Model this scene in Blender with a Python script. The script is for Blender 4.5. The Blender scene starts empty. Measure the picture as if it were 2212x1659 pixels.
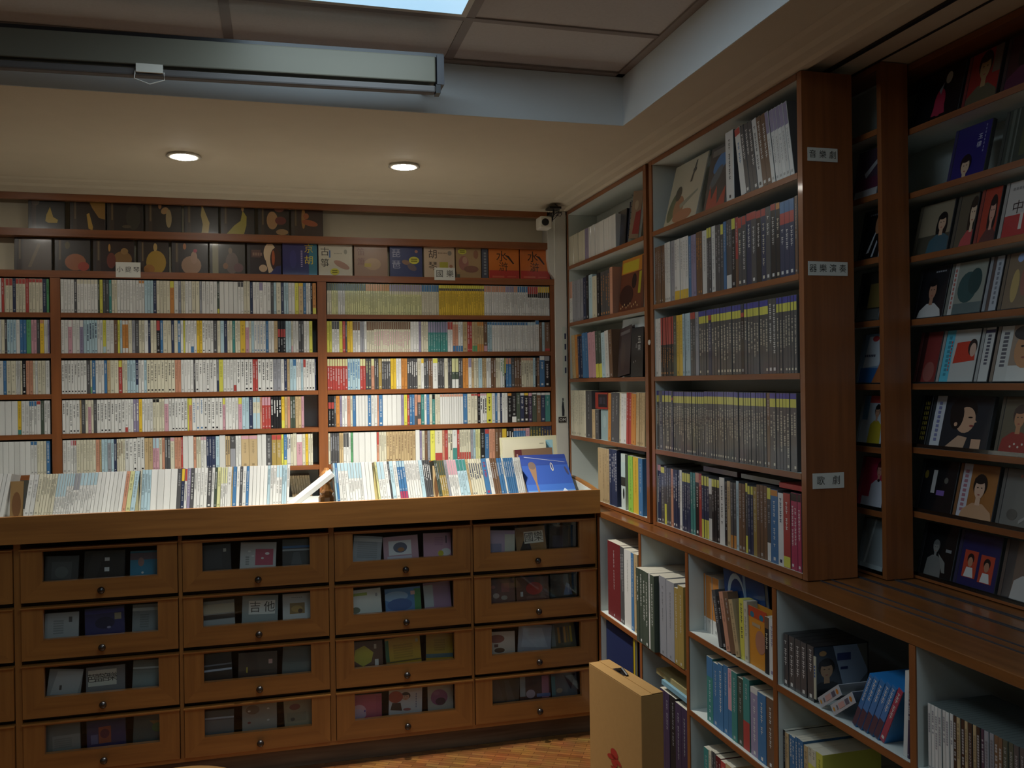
import bpy, math, random, re
from mathutils import Matrix, Vector
SC = bpy.context.scene
COL = SC.collection
H = 1.3077                      # camera height above the floor; plan heights below are measured from it
# ---------------------------------------------------------------- camera, world, exposure
YAW, PIT, ROL = math.radians(14.83737), math.radians(-0.08403), math.radians(-0.76702)
FPX = 1909.88
cf = Vector((math.sin(YAW)*math.cos(PIT), math.cos(YAW)*math.cos(PIT), math.sin(PIT)))
r0 = Vector((math.cos(YAW), -math.sin(YAW), 0)); u0 = r0.cross(cf)
CR = r0*math.cos(ROL) + u0*math.sin(ROL); CU = -r0*math.sin(ROL) + u0*math.cos(ROL)
cd = bpy.data.cameras.new('camera'); cam = bpy.data.objects.new('camera', cd); COL.objects.link(cam)
cd.sensor_width = 36; cd.lens = 36*FPX/2212; cd.clip_start = .02
m3 = Matrix((CR, CU, -cf)).transposed()
cam.matrix_world = Matrix.Translation((0, 0, H)) @ m3.to_4x4()
SC.camera = cam
w = bpy.data.worlds.new('world'); SC.world = w; w.use_nodes = True
w.node_tree.nodes['Background'].inputs[0].default_value = (.6, .7, .8, 1)
w.node_tree.nodes['Background'].inputs[1].default_value = .05
SC.view_settings.view_transform = 'Standard'; SC.view_settings.look = 'None'
SC.view_settings.gamma = 1; SC.view_settings.use_curve_mapping = False
SC.view_settings.exposure = 0.0
FLUO, SPOT_R, SPOT_L, SPOT_O = .9, 150.0, 52.0, 8.0     # lamp strengths (see the lamp builders)

def ray(u, v):
    return CR*((u-1106)/FPX) - CU*((v-829.5)/FPX) + cf
def onY(y, u, v): d = ray(u, v); return d*(y/d.y)        # a photo pixel carried to a plane of the room
def onX(x, u, v): d = ray(u, v); return d*(x/d.x)
def onZ(z, u, v): d = ray(u, v); return d*(z/d.z)

# ---------------------------------------------------------------- colours
def lin(h):
    h = h.lstrip('#'); out = []
    for i in (0, 2, 4):
        c = int(h[i:i+2], 16)/255
        out.append(c/12.92 if c <= .04045 else ((c+.055)/1.055)**2.4)
    return tuple(out)
PAL = dict(w='#d6d5d0', e='#cfc9b2', y='#d9b53c', Y='#cfca56', o='#c48442', r='#ae4640', p='#c496a0', m='#8f86a0',
           M='#40324c', b='#45739f', B='#2f3752', c='#abc4cd', t='#44857f', g='#5a9868', G='#465044', L='#cfce98',
           k='#232123', K='#4f4e4f', n='#70543f', a='#93949a', d='#baa27a', D='#a0884a', s='#c48e74', P='#a83c58', R='#6a2426', l='#8fbe4c', v='#3d3f92', u='#2b78b6')
CN = dict(w='white', e='cream', y='yellow', Y='lemon yellow', o='orange', r='red', p='pink', m='mauve', M='dark purple', b='blue',
          B='navy', c='pale blue', t='teal', g='green', G='dark green', L='pale lime', k='black', K='charcoal', n='brown',
          a='grey', d='tan', D='gold', s='salmon', P='crimson', R='dark red', l='lime green', v='violet-blue', u='bright blue')
def C(c):
    if isinstance(c, tuple): return c
    return lin(PAL[c] if c in PAL else c)
def jit(c, r, s=.08):
    k = 1+r.uniform(-s, s); return tuple(min(1, x*k) for x in c)

# ---------------------------------------------------------------- materials
def mat(name, base=(.5, .5, .5), rough=.5, spec=.5, coat=0, metal=0, emis=None, es=0):
    m = bpy.data.materials.new(name); m.use_nodes = True
    b = m.node_tree.nodes['Principled BSDF']
    b.inputs['Base Color'].default_value = (*base, 1); b.inputs['Roughness'].default_value = rough
    b.inputs['Specular IOR Level'].default_value = spec; b.inputs['Coat Weight'].default_value = coat
    b.inputs['Coat Roughness'].default_value = .08; b.inputs['Metallic'].default_value = metal
    if emis: b.inputs['Emission Color'].default_value = (*emis, 1); b.inputs['Emission Strength'].default_value = es
    return m
def attr_mat(name, rough, coat, spec=.5):
    m = mat(name, rough=rough, coat=coat, spec=spec); nt = m.node_tree
    a = nt.nodes.new('ShaderNodeAttribute'); a.attribute_name = 'ink'
    nt.links.new(a.outputs['Color'], nt.nodes['Principled BSDF'].inputs['Base Color'])
    return m
def wood(name, c1, c2, axis, rough=.38):
    m = mat(name, rough=rough, coat=.15); nt = m.node_tree; L = nt.links
    tc = nt.nodes.new('ShaderNodeTexCoord'); mp = nt.nodes.new('ShaderNodeMapping')
    s = [60, 60, 60]; s[axis] = 3.0; mp.inputs['Scale'].default_value = s
    n = nt.nodes.new('ShaderNodeTexNoise'); n.inputs['Scale'].default_value = 1; n.inputs['Detail'].default_value = 5
    n2 = nt.nodes.new('ShaderNodeTexNoise'); n2.inputs['Scale'].default_value = 2.2; n2.inputs['Detail'].default_value = 2
    cr = nt.nodes.new('ShaderNodeValToRGB'); cr.color_ramp.elements[0].position = .32; cr.color_ramp.elements[1].position = .7
    cr.color_ramp.elements[0].color = (*lin(c1), 1); cr.color_ramp.elements[1].color = (*lin(c2), 1)
    mx = nt.nodes.new('ShaderNodeMix'); mx.data_type = 'FLOAT'; mx.inputs[0].default_value = .35
    L.new(tc.outputs['Object'], mp.inputs['Vector']); L.new(mp.outputs[0], n.inputs['Vector']); L.new(tc.outputs['Object'], n2.inputs['Vector'])
    L.new(n.outputs['Fac'], mx.inputs[2]); L.new(n2.outputs['Fac'], mx.inputs[3]); L.new(mx.outputs[0], cr.inputs['Fac'])
    L.new(cr.outputs['Color'], nt.nodes['Principled BSDF'].inputs['Base Color'])
    bp = nt.nodes.new('ShaderNodeBump'); bp.inputs['Strength'].default_value = .08; bp.inputs['Distance'].default_value = .002
    L.new(n.outputs['Fac'], bp.inputs['Height']); L.new(bp.outputs[0], nt.nodes['Principled BSDF'].inputs['Normal'])
    return m
def plaster(name, c, sc=40, amt=.04, rough=.8):
    m = mat(name, rough=rough, spec=.25); nt = m.node_tree; L = nt.links
    tc = nt.nodes.new('ShaderNodeTexCoord'); n = nt.nodes.new('ShaderNodeTexNoise'); n.inputs['Scale'].default_value = sc; n.inputs['Detail'].default_value = 4
    cr = nt.nodes.new('ShaderNodeValToRGB'); a = lin(c)
    cr.color_ramp.elements[0].color = (*[x*(1-amt) for x in a], 1); cr.color_ramp.elements[1].color = (*[min(1, x*(1+amt)) for x in a], 1)
    L.new(tc.outputs['Object'], n.inputs['Vector']); L.new(n.outputs['Fac'], cr.inputs['Fac']); L.new(cr.outputs['Color'], nt.nodes['Principled BSDF'].inputs['Base Color'])
    bp = nt.nodes.new('ShaderNodeBump'); bp.inputs['Strength'].default_value = .1; bp.inputs['Distance'].default_value = .002
    L.new(n.outputs['Fac'], bp.inputs['Height']); L.new(bp.outputs[0], nt.nodes['Principled BSDF'].inputs['Normal'])
    return m
def clear(name, tint=(.95, .97, .97), gl=.1, rough=.03, ior=1.45):
    m = bpy.data.materials.new(name); m.use_nodes = True; nt = m.node_tree; nt.nodes.clear()
    o = nt.nodes.new('ShaderNodeOutputMaterial'); t = nt.nodes.new('ShaderNodeBsdfTransparent'); g = nt.nodes.new('ShaderNodeBsdfGlossy')
    t.inputs[0].default_value = (*tint, 1); g.inputs['Roughness'].default_value = rough
    x = nt.nodes.new('ShaderNodeMixShader'); fr = nt.nodes.new('ShaderNodeFresnel'); fr.inputs[0].default_value = ior
    ad = nt.nodes.new('ShaderNodeMath'); ad.operation = 'ADD'; ad.inputs[1].default_value = gl*.3
    nt.links.new(fr.outputs[0], ad.inputs[0]); nt.links.new(ad.outputs[0], x.inputs[0])
    nt.links.new(t.outputs[0], x.inputs[1]); nt.links.new(g.outputs[0], x.inputs[2]); nt.links.new(x.outputs[0], o.inputs[0])
    return m
WX = wood('wood_grain_along_x', '#875829', '#a97338', 0)
WY = wood('wood_grain_along_y', '#875829', '#a97338', 1)
WZ = wood('wood_grain_upright', '#875829', '#a97338', 2)
SX = wood('shelf_wood_along_x', '#744221', '#93572d', 0)
SY = wood('shelf_wood_along_y', '#744221', '#93572d', 1)
SZ = wood('shelf_wood_upright', '#744221', '#93572d', 2)
WTOP = wood('wood_countertop', '#6a4020', '#865228', 1, .28)
WDK = wood('wood_dark_plinth', '#3c2616', '#6e5a46', 0, .5)
WIN = mat('cabinet_inside_brown', lin('#4a3424'), .7)
LAM = plaster('white_laminate', '#c9cdc6', 8, .02, .45)
WALL = plaster('cream_wall_paint', '#d2c9b2', 25, .04)
COLM = plaster('column_paint', '#cfccc2', 14, .08)
SOFF = plaster('soffit_paint', '#cabca4', 12, .04)
COVE = plaster('cove_paint', '#e0e6e7', 12, .03)
TILE = plaster('ceiling_tile', '#c6c0bb', 120, .08)
TBAR = mat('ceiling_grid_bar', lin('#8d8078'), .5)
PRINT = attr_mat('printed_glossy_sleeve', .35, .35)
PAPER = attr_mat('printed_paper', .6, .0, .3)
COVERM = attr_mat('printed_cover_under_plastic', .35, .8)
PLAS = attr_mat('moulded_plastic', .3, .2)
BLACKP = mat('black_plastic', lin('#141416'), .35)
KNOB = mat('dark_metal_knob', lin('#1c1512'), .25, .8)
GLASS = clear('pane_glass', (.99, .995, .99), .03, .02, 1.22)
ACRYL = clear('clear_acrylic', (.88, .92, .92), .25, .12)
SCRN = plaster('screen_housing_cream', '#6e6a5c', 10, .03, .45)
DKMET = mat('dark_grey_metal', lin('#3a393d'), .45, .5)
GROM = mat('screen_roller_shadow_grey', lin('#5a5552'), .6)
CARD = plaster('kraft_cardboard', '#a47f4c', 60, .06, .75)
LAMPM = mat('lamp_diffuser_glow', (1, 1, 1), .5, emis=(1, .96, .86), es=85)
TUBEM = mat('fluorescent_glow', (1, 1, 1), .5, emis=(.42, .74, 1), es=FLUO)
RING = mat('lamp_ring_white', lin('#d8d2c4'), .4)
# floor: parquet
def parquet():
    m = mat('parquet', rough=.35, coat=.2); nt = m.node_tree; L = nt.links
    tc = nt.nodes.new('ShaderNodeTexCoord'); br = nt.nodes.new('ShaderNodeTexBrick')
    br.inputs['Scale'].default_value = 7; br.inputs['Mortar Size'].default_value = .006; br.inputs['Brick Width'].default_value = .6; br.inputs['Row Height'].default_value = .12
    br.inputs['Color1'].default_value = (*lin('#9c6a36'), 1); br.inputs['Color2'].default_value = (*lin('#7c4c26'), 1); br.inputs['Mortar'].default_value = (*lin('#4a2a14'), 1)
    mp = nt.nodes.new('ShaderNodeMapping'); mp.inputs['Rotation'].default_value = (0, 0, .5)
    n = nt.nodes.new('ShaderNodeTexNoise'); n.inputs['Scale'].default_value = 14
    mx = nt.nodes.new('ShaderNodeMix'); mx.data_type = 'RGBA'; mx.blend_type = 'MULTIPLY'; mx.inputs[0].default_value = .5
    L.new(tc.outputs['Object'], mp.inputs[0]); L.new(mp.outputs[0], br.inputs['Vector']); L.new(mp.outputs[0], n.inputs['Vector'])
    L.new(br.outputs['Color'], mx.inputs[6]); L.new(n.outputs['Color'], mx.inputs[7]); L.new(mx.outputs[2], nt.nodes['Principled BSDF'].inputs['Base Color'])
    return m
FLOORM = parquet()

# ---------------------------------------------------------------- mesh builder
class MB:
    def __init__(s): s.v = []; s.f = []; s.c = []
    def poly(s, pts, col=(.5, .5, .5)):
        i = len(s.v); s.v += [tuple(p) for p in pts]; s.f.append(tuple(range(i, i+len(pts)))); s.c.append(col); return s
    def box(s, x0, x1, y0, y1, z0, z1, col=(.5, .5, .5)):
        i = len(s.v)
        s.v += [(x0, y0, z0), (x1, y0, z0), (x1, y1, z0), (x0, y1, z0), (x0, y0, z1), (x1, y0, z1), (x1, y1, z1), (x0, y1, z1)]
        for f in ((0, 3, 2, 1), (4, 5, 6, 7), (0, 1, 5, 4), (1, 2, 6, 5), (2, 3, 7, 6), (3, 0, 4, 7)):
            s.f.append(tuple(i+k for k in f)); s.c.append(col)
        return s
    def prism(s, pts, d, col=(.5, .5, .5)):
        """pts: planar loop, d: extrusion vector"""
        n = len(pts); i = len(s.v); d = Vector(d)
        s.v += [tuple(p) for p in pts] + [tuple(Vector(p)+d) for p in pts]
        s.f.append(tuple(range(i, i+n))[::-1]); s.c.append(col); s.f.append(tuple(range(i+n, i+2*n))); s.c.append(col)
        for k in range(n): s.f.append((i+k, i+(k+1) % n, i+n+(k+1) % n, i+n+k)); s.c.append(col)
        return s
    def lathe(s, prof, c=(0, 0, 0), ax='z', n=20, col=(.5, .5, .5)):
        rings = []
        for r, h in prof:
            i = len(s.v); rings.append(i)
            for k in range(n):
                a = 2*math.pi*k/n; p, q = r*math.cos(a), r*math.sin(a)
                s.v.append({'z': (c[0]+p, c[1]+q, c[2]+h), 'y': (c[0]+p, c[1]+h, c[2]+q), 'x': (c[0]+h, c[1]+p, c[2]+q)}[ax])
        for a, b in zip(rings, rings[1:]):
            for k in range(n): s.f.append((a+k, a+(k+1) % n, b+(k+1) % n, b+k)); s.c.append(col)
        s.f.append(tuple(rings[0]+k for k in range(n))[::-1]); s.c.append(col)
        s.f.append(tuple(rings[-1]+k for k in range(n))); s.c.append(col)
        return s
    def tube(s, pts, r, n=8, col=(.5, .5, .5)):
        pts = [Vector(p) for p in pts]; rings = []
        for i, p in enumerate(pts):
            d = (pts[min(i+1, len(pts)-1)]-pts[max(i-1, 0)]).normalized()
            a = d.cross(Vector((0, 0, 1)) if abs(d.z) < .9 else Vector((1, 0, 0))).normalized(); b = d.cross(a)
            rings.append(len(s.v))
            for k in range(n):
                t = 2*math.pi*k/n; s.v.append(tuple(p+a*r*math.cos(t)+b*r*math.sin(t)))
        for a, b in zip(rings, rings[1:]):
            for k in range(n): s.f.append((a+k, a+(k+1) % n, b+(k+1) % n, b+k)); s.c.append(col)
        s.f.append(tuple(rings[0]+k for k in range(n))); s.c.append(col); s.f.append(tuple(rings[-1]+k for k in range(n))); s.c.append(col)
        return s
    def add(s, o, M):
        i = len(s.v); s.v += [tuple(M @ Vector(p)) for p in o.v]; s.f += [tuple(i+k for k in f) for f in o.f]; s.c += o.c
    def mesh(s, name, m, off=None):
        me = bpy.data.meshes.new(name)
        vs = s.v if off is None else [(a-off[0], b-off[1], c-off[2]) for a, b, c in s.v]
        me.from_pydata(vs, [], s.f); me.materials.append(m)
        at = me.attributes.new('ink', 'FLOAT_COLOR', 'CORNER'); buf = []
        for f, c in zip(s.f, s.c): buf += [c[0], c[1], c[2], 1.0]*len(f)
        at.data.foreach_set('color', buf)
        return me
def tag(o, label=None, cat=None, group=None, kind=None):
    if label:
        o['label'] = label
    if cat: o['category'] = cat
    if group: o['group'] = group
    if kind: o['kind'] = kind
    return o
def HZ(p): return (p[0], p[1], p[2]+H)
def empty(name, loc, label=None, cat=None, group=None, M=None):
    o = bpy.data.objects.new(name, None); COL.objects.link(o); o.empty_display_size = .05
    if M is not None: o.matrix_world = M
    else: o.location = HZ(loc)
    return tag(o, label, cat, group)
def part(name, mb, m, root, label=None, smooth=False, bevel=0):
    """mesh given in plan coordinates (z from the camera), hung under root (unrotated)"""
    def wl(r): return Vector(r.location) + (wl(r.parent) if r.parent else Vector())
    w_ = wl(root) if root else Vector((0, 0, H))
    me = mb.mesh(name, m, (w_.x, w_.y, w_.z-H)); o = bpy.data.objects.new(name, me); COL.objects.link(o)
    if root: o.parent = root
    else: o.location = (0, 0, H)
    if smooth:
        for p in me.polygons: p.use_smooth = True
    if bevel:
        b = o.modifiers.new('b', 'BEVEL'); b.width = bevel; b.segments = 2; b.limit_method = 'ANGLE'
    if label: o['label'] = label
    return o
def solo(name, mb, m, base, label, cat, group=None, bevel=0, smooth=False):
    """a thing that is one mesh with its origin at base"""
    me = mb.mesh(name, m, base); o = bpy.data.objects.new(name, me); COL.objects.link(o); o.location = HZ(base)
    if bevel:
        b = o.modifiers.new('b', 'BEVEL'); b.width = bevel; b.segments = 2; b.limit_method = 'ANGLE'
    if smooth:
        for p in me.polygons: p.use_smooth = True
    return tag(o, label, cat, group)
def struct(name, mb, m, parent=None):
    o = part(name, mb, m, parent)
    if not parent: o['kind'] = 'structure'
    return o
def lpart(name, mb, m, root, label=None):
    """mesh already in root's local frame"""
    o = bpy.data.objects.new(name, mb.mesh(name, m)); COL.objects.link(o); o.parent = root
    if label: o['label'] = label
    return o
_fc = {}
def text_polys(s):
    if s not in _fc:
        c = bpy.data.curves.new('tmp', 'FONT'); c.body = s; c.align_x = 'CENTER'; c.align_y = 'CENTER'; c.resolution_u = 2
        o = bpy.data.objects.new('tmp', c); COL.objects.link(o); bpy.context.view_layer.update()
        me = bpy.data.meshes.new_from_object(o)
        _fc[s] = ([tuple(v.co) for v in me.vertices], [tuple(p.vertices) for p in me.polygons])
        bpy.data.objects.remove(o); bpy.data.curves.remove(c); bpy.data.meshes.remove(me)
    return _fc[s]
def put_text(mb, s, x, y, z, size, col, sx=1, sy=1):
    """lettering in the local x-z plane facing -y"""
    vs, fs = text_polys(s)
    for f in fs: mb.poly([(x+vs[i][0]*size*sx, y, z+vs[i][1]*size*sy) for i in f], col)

# ================================================================ ROOM
XB = 1.60; YB = 3.76
struct('floor', MB().box(-3, XB, -2.2, YB, -H-.05, -H), FLOORM)
struct('wall_back', MB().box(-3.05, XB+.1, YB, YB+.1, -H, 1.05), WALL)
struct('wall_right', MB().box(XB, XB+.1, -2.2, YB, -H, 1.05), WALL)
struct('wall_left', MB().box(-3.1, -3, -2.2, YB, -H, 1.05), WALL)
struct('wall_front', MB().box(-3.1, XB+.1, -2.3, -2.2, -H, 1.05), WALL)
# ceiling: lay-in tiles in the raised middle, dropped soffit around it
ZT, ZS = .893, .745
cl = struct('ceiling', MB().box(-3, .986, -2.2, 2.412, ZT, ZT+.1), TILE)
g = MB()
for x in (-1.26, -.685, -.11, .465):
    g.box(x-.012, x+.012, -2.2, 2.40, ZT-.003, ZT-.0002)
for y in (2.115, .96, -.19, -1.34):
    g.box(-3, .974, y-.010, y+.010, ZT-.004, ZT-.0004)
g.box(-3, .986, 2.385, 2.412, ZT-.006, ZT-.0006); g.box(.962, .986, -2.2, 2.412, ZT-.006, ZT-.0006)
part('ceiling_grid', g, TBAR, None)['kind'] = 'structure'
bpy.data.objects['ceiling_grid'].name = 'trim_1'
struct('ceiling', MB().box(-3, XB, 2.412, YB, ZS, ZT+.1), SOFF)
struct('ceiling', MB().box(.986, XB, -2.2, 2.412, ZS, ZT+.1), SOFF)
struct('trim_2', MB().box(-3, .9845, 2.4095, 2.4118, ZS+.0005, ZT-.007), COVE)      # painted cove faces
struct('trim_3', MB().box(.9835, .9858, -2.2, 2.4095, ZS+.0005, ZT-.007), COVE)
# crown mouldings
def crown(name, prof, horiz):
    m = MB(); m.prism([((-3, p, ZS+q) if horiz else (p, -2.2, ZS+q)) for p, q in prof], (4.19, 0, 0) if horiz else (0, 5.78, 0)); struct(name, m, SOFF)
crown('trim_4', [(3.43, -.0004), (3.45, -.005), (3.50, -.007), (3.52, -.013), (3.57, -.015), (3.60, -.020), (3.62, -.020), (3.62, -.0004)], True)
crown('trim_5', [(1.095, -.0004), (1.11, -.004), (1.14, -.006), (1.155, -.011), (1.18, -.013), (1.19, -.018), (1.212, -.018), (1.215, -.0004)], False)
tk = MB(); tk.box(1.288, 1.300, .2, 3.5, ZS-.006, ZS-.0004); tk.box(1.372, 1.377, .2, 3.5, ZS-.003, ZS-.0004)
struct('trim_6', tk, BLACKP)
# wooden rail under the crown and pilaster in the corner
struct('trim_7', MB().box(-3, 1.118, 3.60, 3.625, .7008, .7245), SX)
pl = MB().box(1.146, 1.196, 3.585, 3.755, -H, ZS-.02); struct('wall_corner', pl, COLM)
pl = MB()
pts = [(1.118, .52), (1.126, .47), (1.146, .44), (1.146, .7), (1.118, .70)]
pl.prism([(x, 3.595, z) for x, z in pts], (0, .16, 0)); part('pipe_casing', pl, COLM, bpy.data.objects['wall_corner'])
# column prints
g = MB(); g.box(1.152, 1.187, 3.5835, 3.5848, -.155, .02, C('#c9ccc2')); g.box(1.152, 1.187, 3.5825, 3.5836, -.172, -.148, C('#38332f'))
put_text(g, 'OM', 1.170, 3.5822, -.161, .019, C('w'))
g.poly([(1.168, 3.5822, -.145), (1.178, 3.5822, -.145), (1.179, 3.5822, -.12), (1.175, 3.5822, -.085), (1.170, 3.5822, -.08), (1.167, 3.5822, -.105)], C('#2d3138'))
g.box(1.170, 1.175, 3.5822, 3.5825, -.08, -.068, C('#2d3138'))
solo('wall_poster', g, PAPER, (1.17, 3.584, -.17), 'small pale poster with dark figure over the letters OM on the corner column', 'poster')
g = MB(); g.box(1.1735, 1.1905, 3.5834, 3.5846, .03, .235, C('#c4cabf'))
for k, z in enumerate((.195, .15, .10, .05)): g.box(1.183, 1.190, 3.5829, 3.5834, z-.012, z+.012, C('B'))
solo('paper_strip', g, PAPER, (1.18, 3.584, .03), 'narrow paper strip with navy squares above the pale poster on the corner column', 'notice')

# ================================================================ LAMPS
def area(name, loc, sx, sy, power, col, root, rot=(0, 0, 0), spread=math.pi):
    l = bpy.data.lights.new(name, 'AREA'); l.shape = 'RECTANGLE'; l.size = sx; l.size_y = sy; l.energy = power; l.color = col; l.spread = spread
    o = bpy.data.objects.new(name, l); COL.objects.link(o); o.parent = root; o.location = loc; o.rotation_euler = rot; return o
def troffer(x0, x1, y0, y1, label, power):
    cx, cy = (x0+x1)/2, (y0+y1)/2
    r = empty('ceiling_light', (cx, cy, ZT), label, 'ceiling light', 'fluorescent panels in the ceiling')
    f = MB(); t = .014
    f.box(x0, x1, y0, y0+t, ZT-.012, ZT-.0045); f.box(x0, x1, y1-t, y1, ZT-.012, ZT-.0045)
    f.box(x0, x0+t, y0+t, y1-t, ZT-.012, ZT-.0045); f.box(x1-t, x1, y0+t, y1-t, ZT-.012, ZT-.0045)
    part('frame', f, RING, r)
    part('reflector', MB().box(x0+t, x1-t, y0+t, y1-t, ZT-.0040, ZT-.0035), RING, r)
    part('diffuser', MB().box(x0+t, x1-t, y0+t, y1-t, ZT-.0115, ZT-.0060), TUBEM, r)
    area('tube_light', (0, 0, -.02), x1-x0-.04, y1-y0-.04, power, (.72, .88, 1), r)
    return r
troffer(-.095, .45, 1.0, 2.085, 'bluish fluorescent ceiling panel cut by the top edge of the photo', 6.5)
troffer(-1.24, -.70, -.15, .93, 'fluorescent ceiling panel behind the camera on its left', 2.6)  # unseen panel added for general fill light
troffer(.48, .955, -1.3, -.2, 'fluorescent ceiling panel behind the camera', 7)  # unseen panel added to light the drawer fronts
def downlight(x, y, label, power, vis=True, cone=104, blend=1.0, tilt=(0, 0)):
    r = empty('downlight', (x, y, ZS), label, 'downlight', 'round downlights in the soffit')
    part('ring', MB().lathe([(.050, -.001), (.054, -.006), (.041, -.008), (.038, -.002)], (x, y, ZS), n=32), RING, r, smooth=True)
    part('bulb', MB().lathe([(.0365, -.001), (.0365, -.0075), (.022, -.0125), (.006, -.014)], (x, y, ZS), n=32), LAMPM, r, smooth=True)
    l = bpy.data.lights.new('spot', 'SPOT'); l.energy = power; l.color = (1, .97, .90); l.spot_size = math.radians(cone); l.spot_blend = blend; l.shadow_soft_size = .035
    o = bpy.data.objects.new('spot', l); COL.objects.link(o); o.parent = r; o.location = (0, 0, -.02)
    o.rotation_euler = (tilt[0], tilt[1], 0)
    return r
downlight(.4257, 3.0018, 'glowing round downlight nearest the corner column', SPOT_R, tilt=(.06, 0))
downlight(-.2819, 3.013, 'glowing round downlight farther left in the soffit', SPOT_L, tilt=(.06, 0))
downlight(-.99, 3.02, 'round downlight outside the left edge of the photo', SPOT_O, tilt=(.06, 0))  # unseen spot lamp added to light the back shelves

# ---------------------------------------------------------------- projector screen
def screen():
    r = empty('projector_screen', (-.4, 2.18, .74), 'rolled-up projector screen in a long cream housing hung from the ceiling edge', 'projector screen')
    x0, x1 = -2.0, .386
    def Z(x): return .0136*(x-.383)
    def slab(y0, y1, z0, z1, xa, xb):
        m = MB(); m.prism([(xa, y0, z0+Z(xa)), (xa, y1, z0+Z(xa)), (xa, y1, z1+Z(xa)), (xa, y0, z1+Z(xa))], (xb-xa, 0, Z(xb)-Z(xa))); return m
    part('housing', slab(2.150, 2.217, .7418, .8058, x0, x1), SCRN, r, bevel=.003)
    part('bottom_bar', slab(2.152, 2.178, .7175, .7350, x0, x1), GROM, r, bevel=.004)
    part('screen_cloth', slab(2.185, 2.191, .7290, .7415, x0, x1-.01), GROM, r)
    part('bar_cap', slab(2.150, 2.180, .7160, .7365, x1+.0003, x1+.012), BLACKP, r)
    part('bracket', MB().box(.3895, .407, 2.150, 2.223, .7375, .8105), DKMET, r)
    part('wall_arm', MB().box(.3895, .403, 2.2235, 2.4088, .795, .809), DKMET, r)
    part('wall_arm', MB().box(-1.30, -1.28, 2.2185, 2.4088, .755, .775), DKMET, r)
    part('top_rail', slab(2.158, 2.224, .8065, .8160, x0, .407), BLACKP, r)  # black strip stands in for the shadow line above the housing
    part('pull_tag', MB().box(-.300, -.243, 2.1440, 2.1495, .714, .733), RING, r)
    part('pull_loop', MB().tube([(-.302, 2.147, .716), (-.304, 2.147, .699), (-.272, 2.147, .688), (-.240, 2.147, .699), (-.241, 2.147, .716)], .0013), RING, r)
screen()
# ---------------------------------------------------------------- security camera
def seccam():
    r = empty('security_camera', (1.078, 3.50, .66), 'small white security camera with a round dark lens under the soffit corner', 'security camera')
    part('mount_plate', MB().box(1.09, 1.14, 3.47, 3.53, ZS-.030, ZS-.0215), BLACKP, r)
    part('rod', MB().tube([(1.115, 3.50, ZS-.022), (1.116, 3.50, .70), (1.106, 3.50, .665)], .0035), BLACKP, r)
    b = MB().box(1.052, 1.104, 3.485, 3.55, .635, .685); part('body', b, RING, r, bevel=.006)
    part('lens', MB().lathe([(.015, 0), (.015, -.004), (.010, -.005)], (1.074, 3.485, .660), 'y', 20), BLACKP, r)
    g = MB(); g.tube([(1.104, 3.51, .665), (1.13, 3.50, .69), (1.14, 3.49, .72), (1.115, 3.48, .735)], .0015)
    for k in range(5):
        a0 = k*1.2; g.tube([(1.12+.028*math.cos(a0+t), 3.49+.012*math.sin(a0+t), .695+.012*math.sin(2*t+k)) for t in (0, .7, 1.4, 2.1, 2.8)], .0012)
    part('cable', g, DKMET, r)
seccam()

# ================================================================ BACK BOOKCASE
ZSH = [.2827, .1311, -.0199, -.1681, -.3171, -.462]     # shelf tops
def back_case():
    r = empty('bookcase', (0, 3.68, -.46), 'wide wooden bookcase against the back wall packed with rows of CDs', 'bookcase')
    for xa, xb in ((-1.66, -1.627), (-.8101, -.7772), (.1562, .1913), (1.1273, 1.1453)):
        part('stile', MB().box(xa, xb, 3.600, 3.755, -.462, .4125), SZ, r)
    for xa, xb in ((-1.627, -.8101), (-.7772, .1562), (.1913, 1.1273)):
        for z in ZSH[:5]:
            part('shelf', MB().box(xa+.0005, xb-.0005, 3.602, 3.748, z-.0175, z), SX, r)
        part('back_panel', MB().box(xa, xb, 3.749, 3.755, -.462, .412), LAM, r)
    part('top_board', MB().box(-1.66, 1.1453, 3.597, 3.755, .4132, .4387), SX, r)
    r2 = empty('wall_shelf', (0, 3.68, .5661), 'long wooden shelf above the bookcase holding the upper row of albums', 'wall shelf')
    part('board', MB().box(-1.66, 1.121, 3.600, 3.755, .5661, .5934), SX, r2)
back_case()
struct('wall_back', MB().box(-3, 1.117, 3.668, 3.758, .4392, .5655).box(-3, 1.117, 3.668, 3.758, .5940, .7240), WALL)

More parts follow.
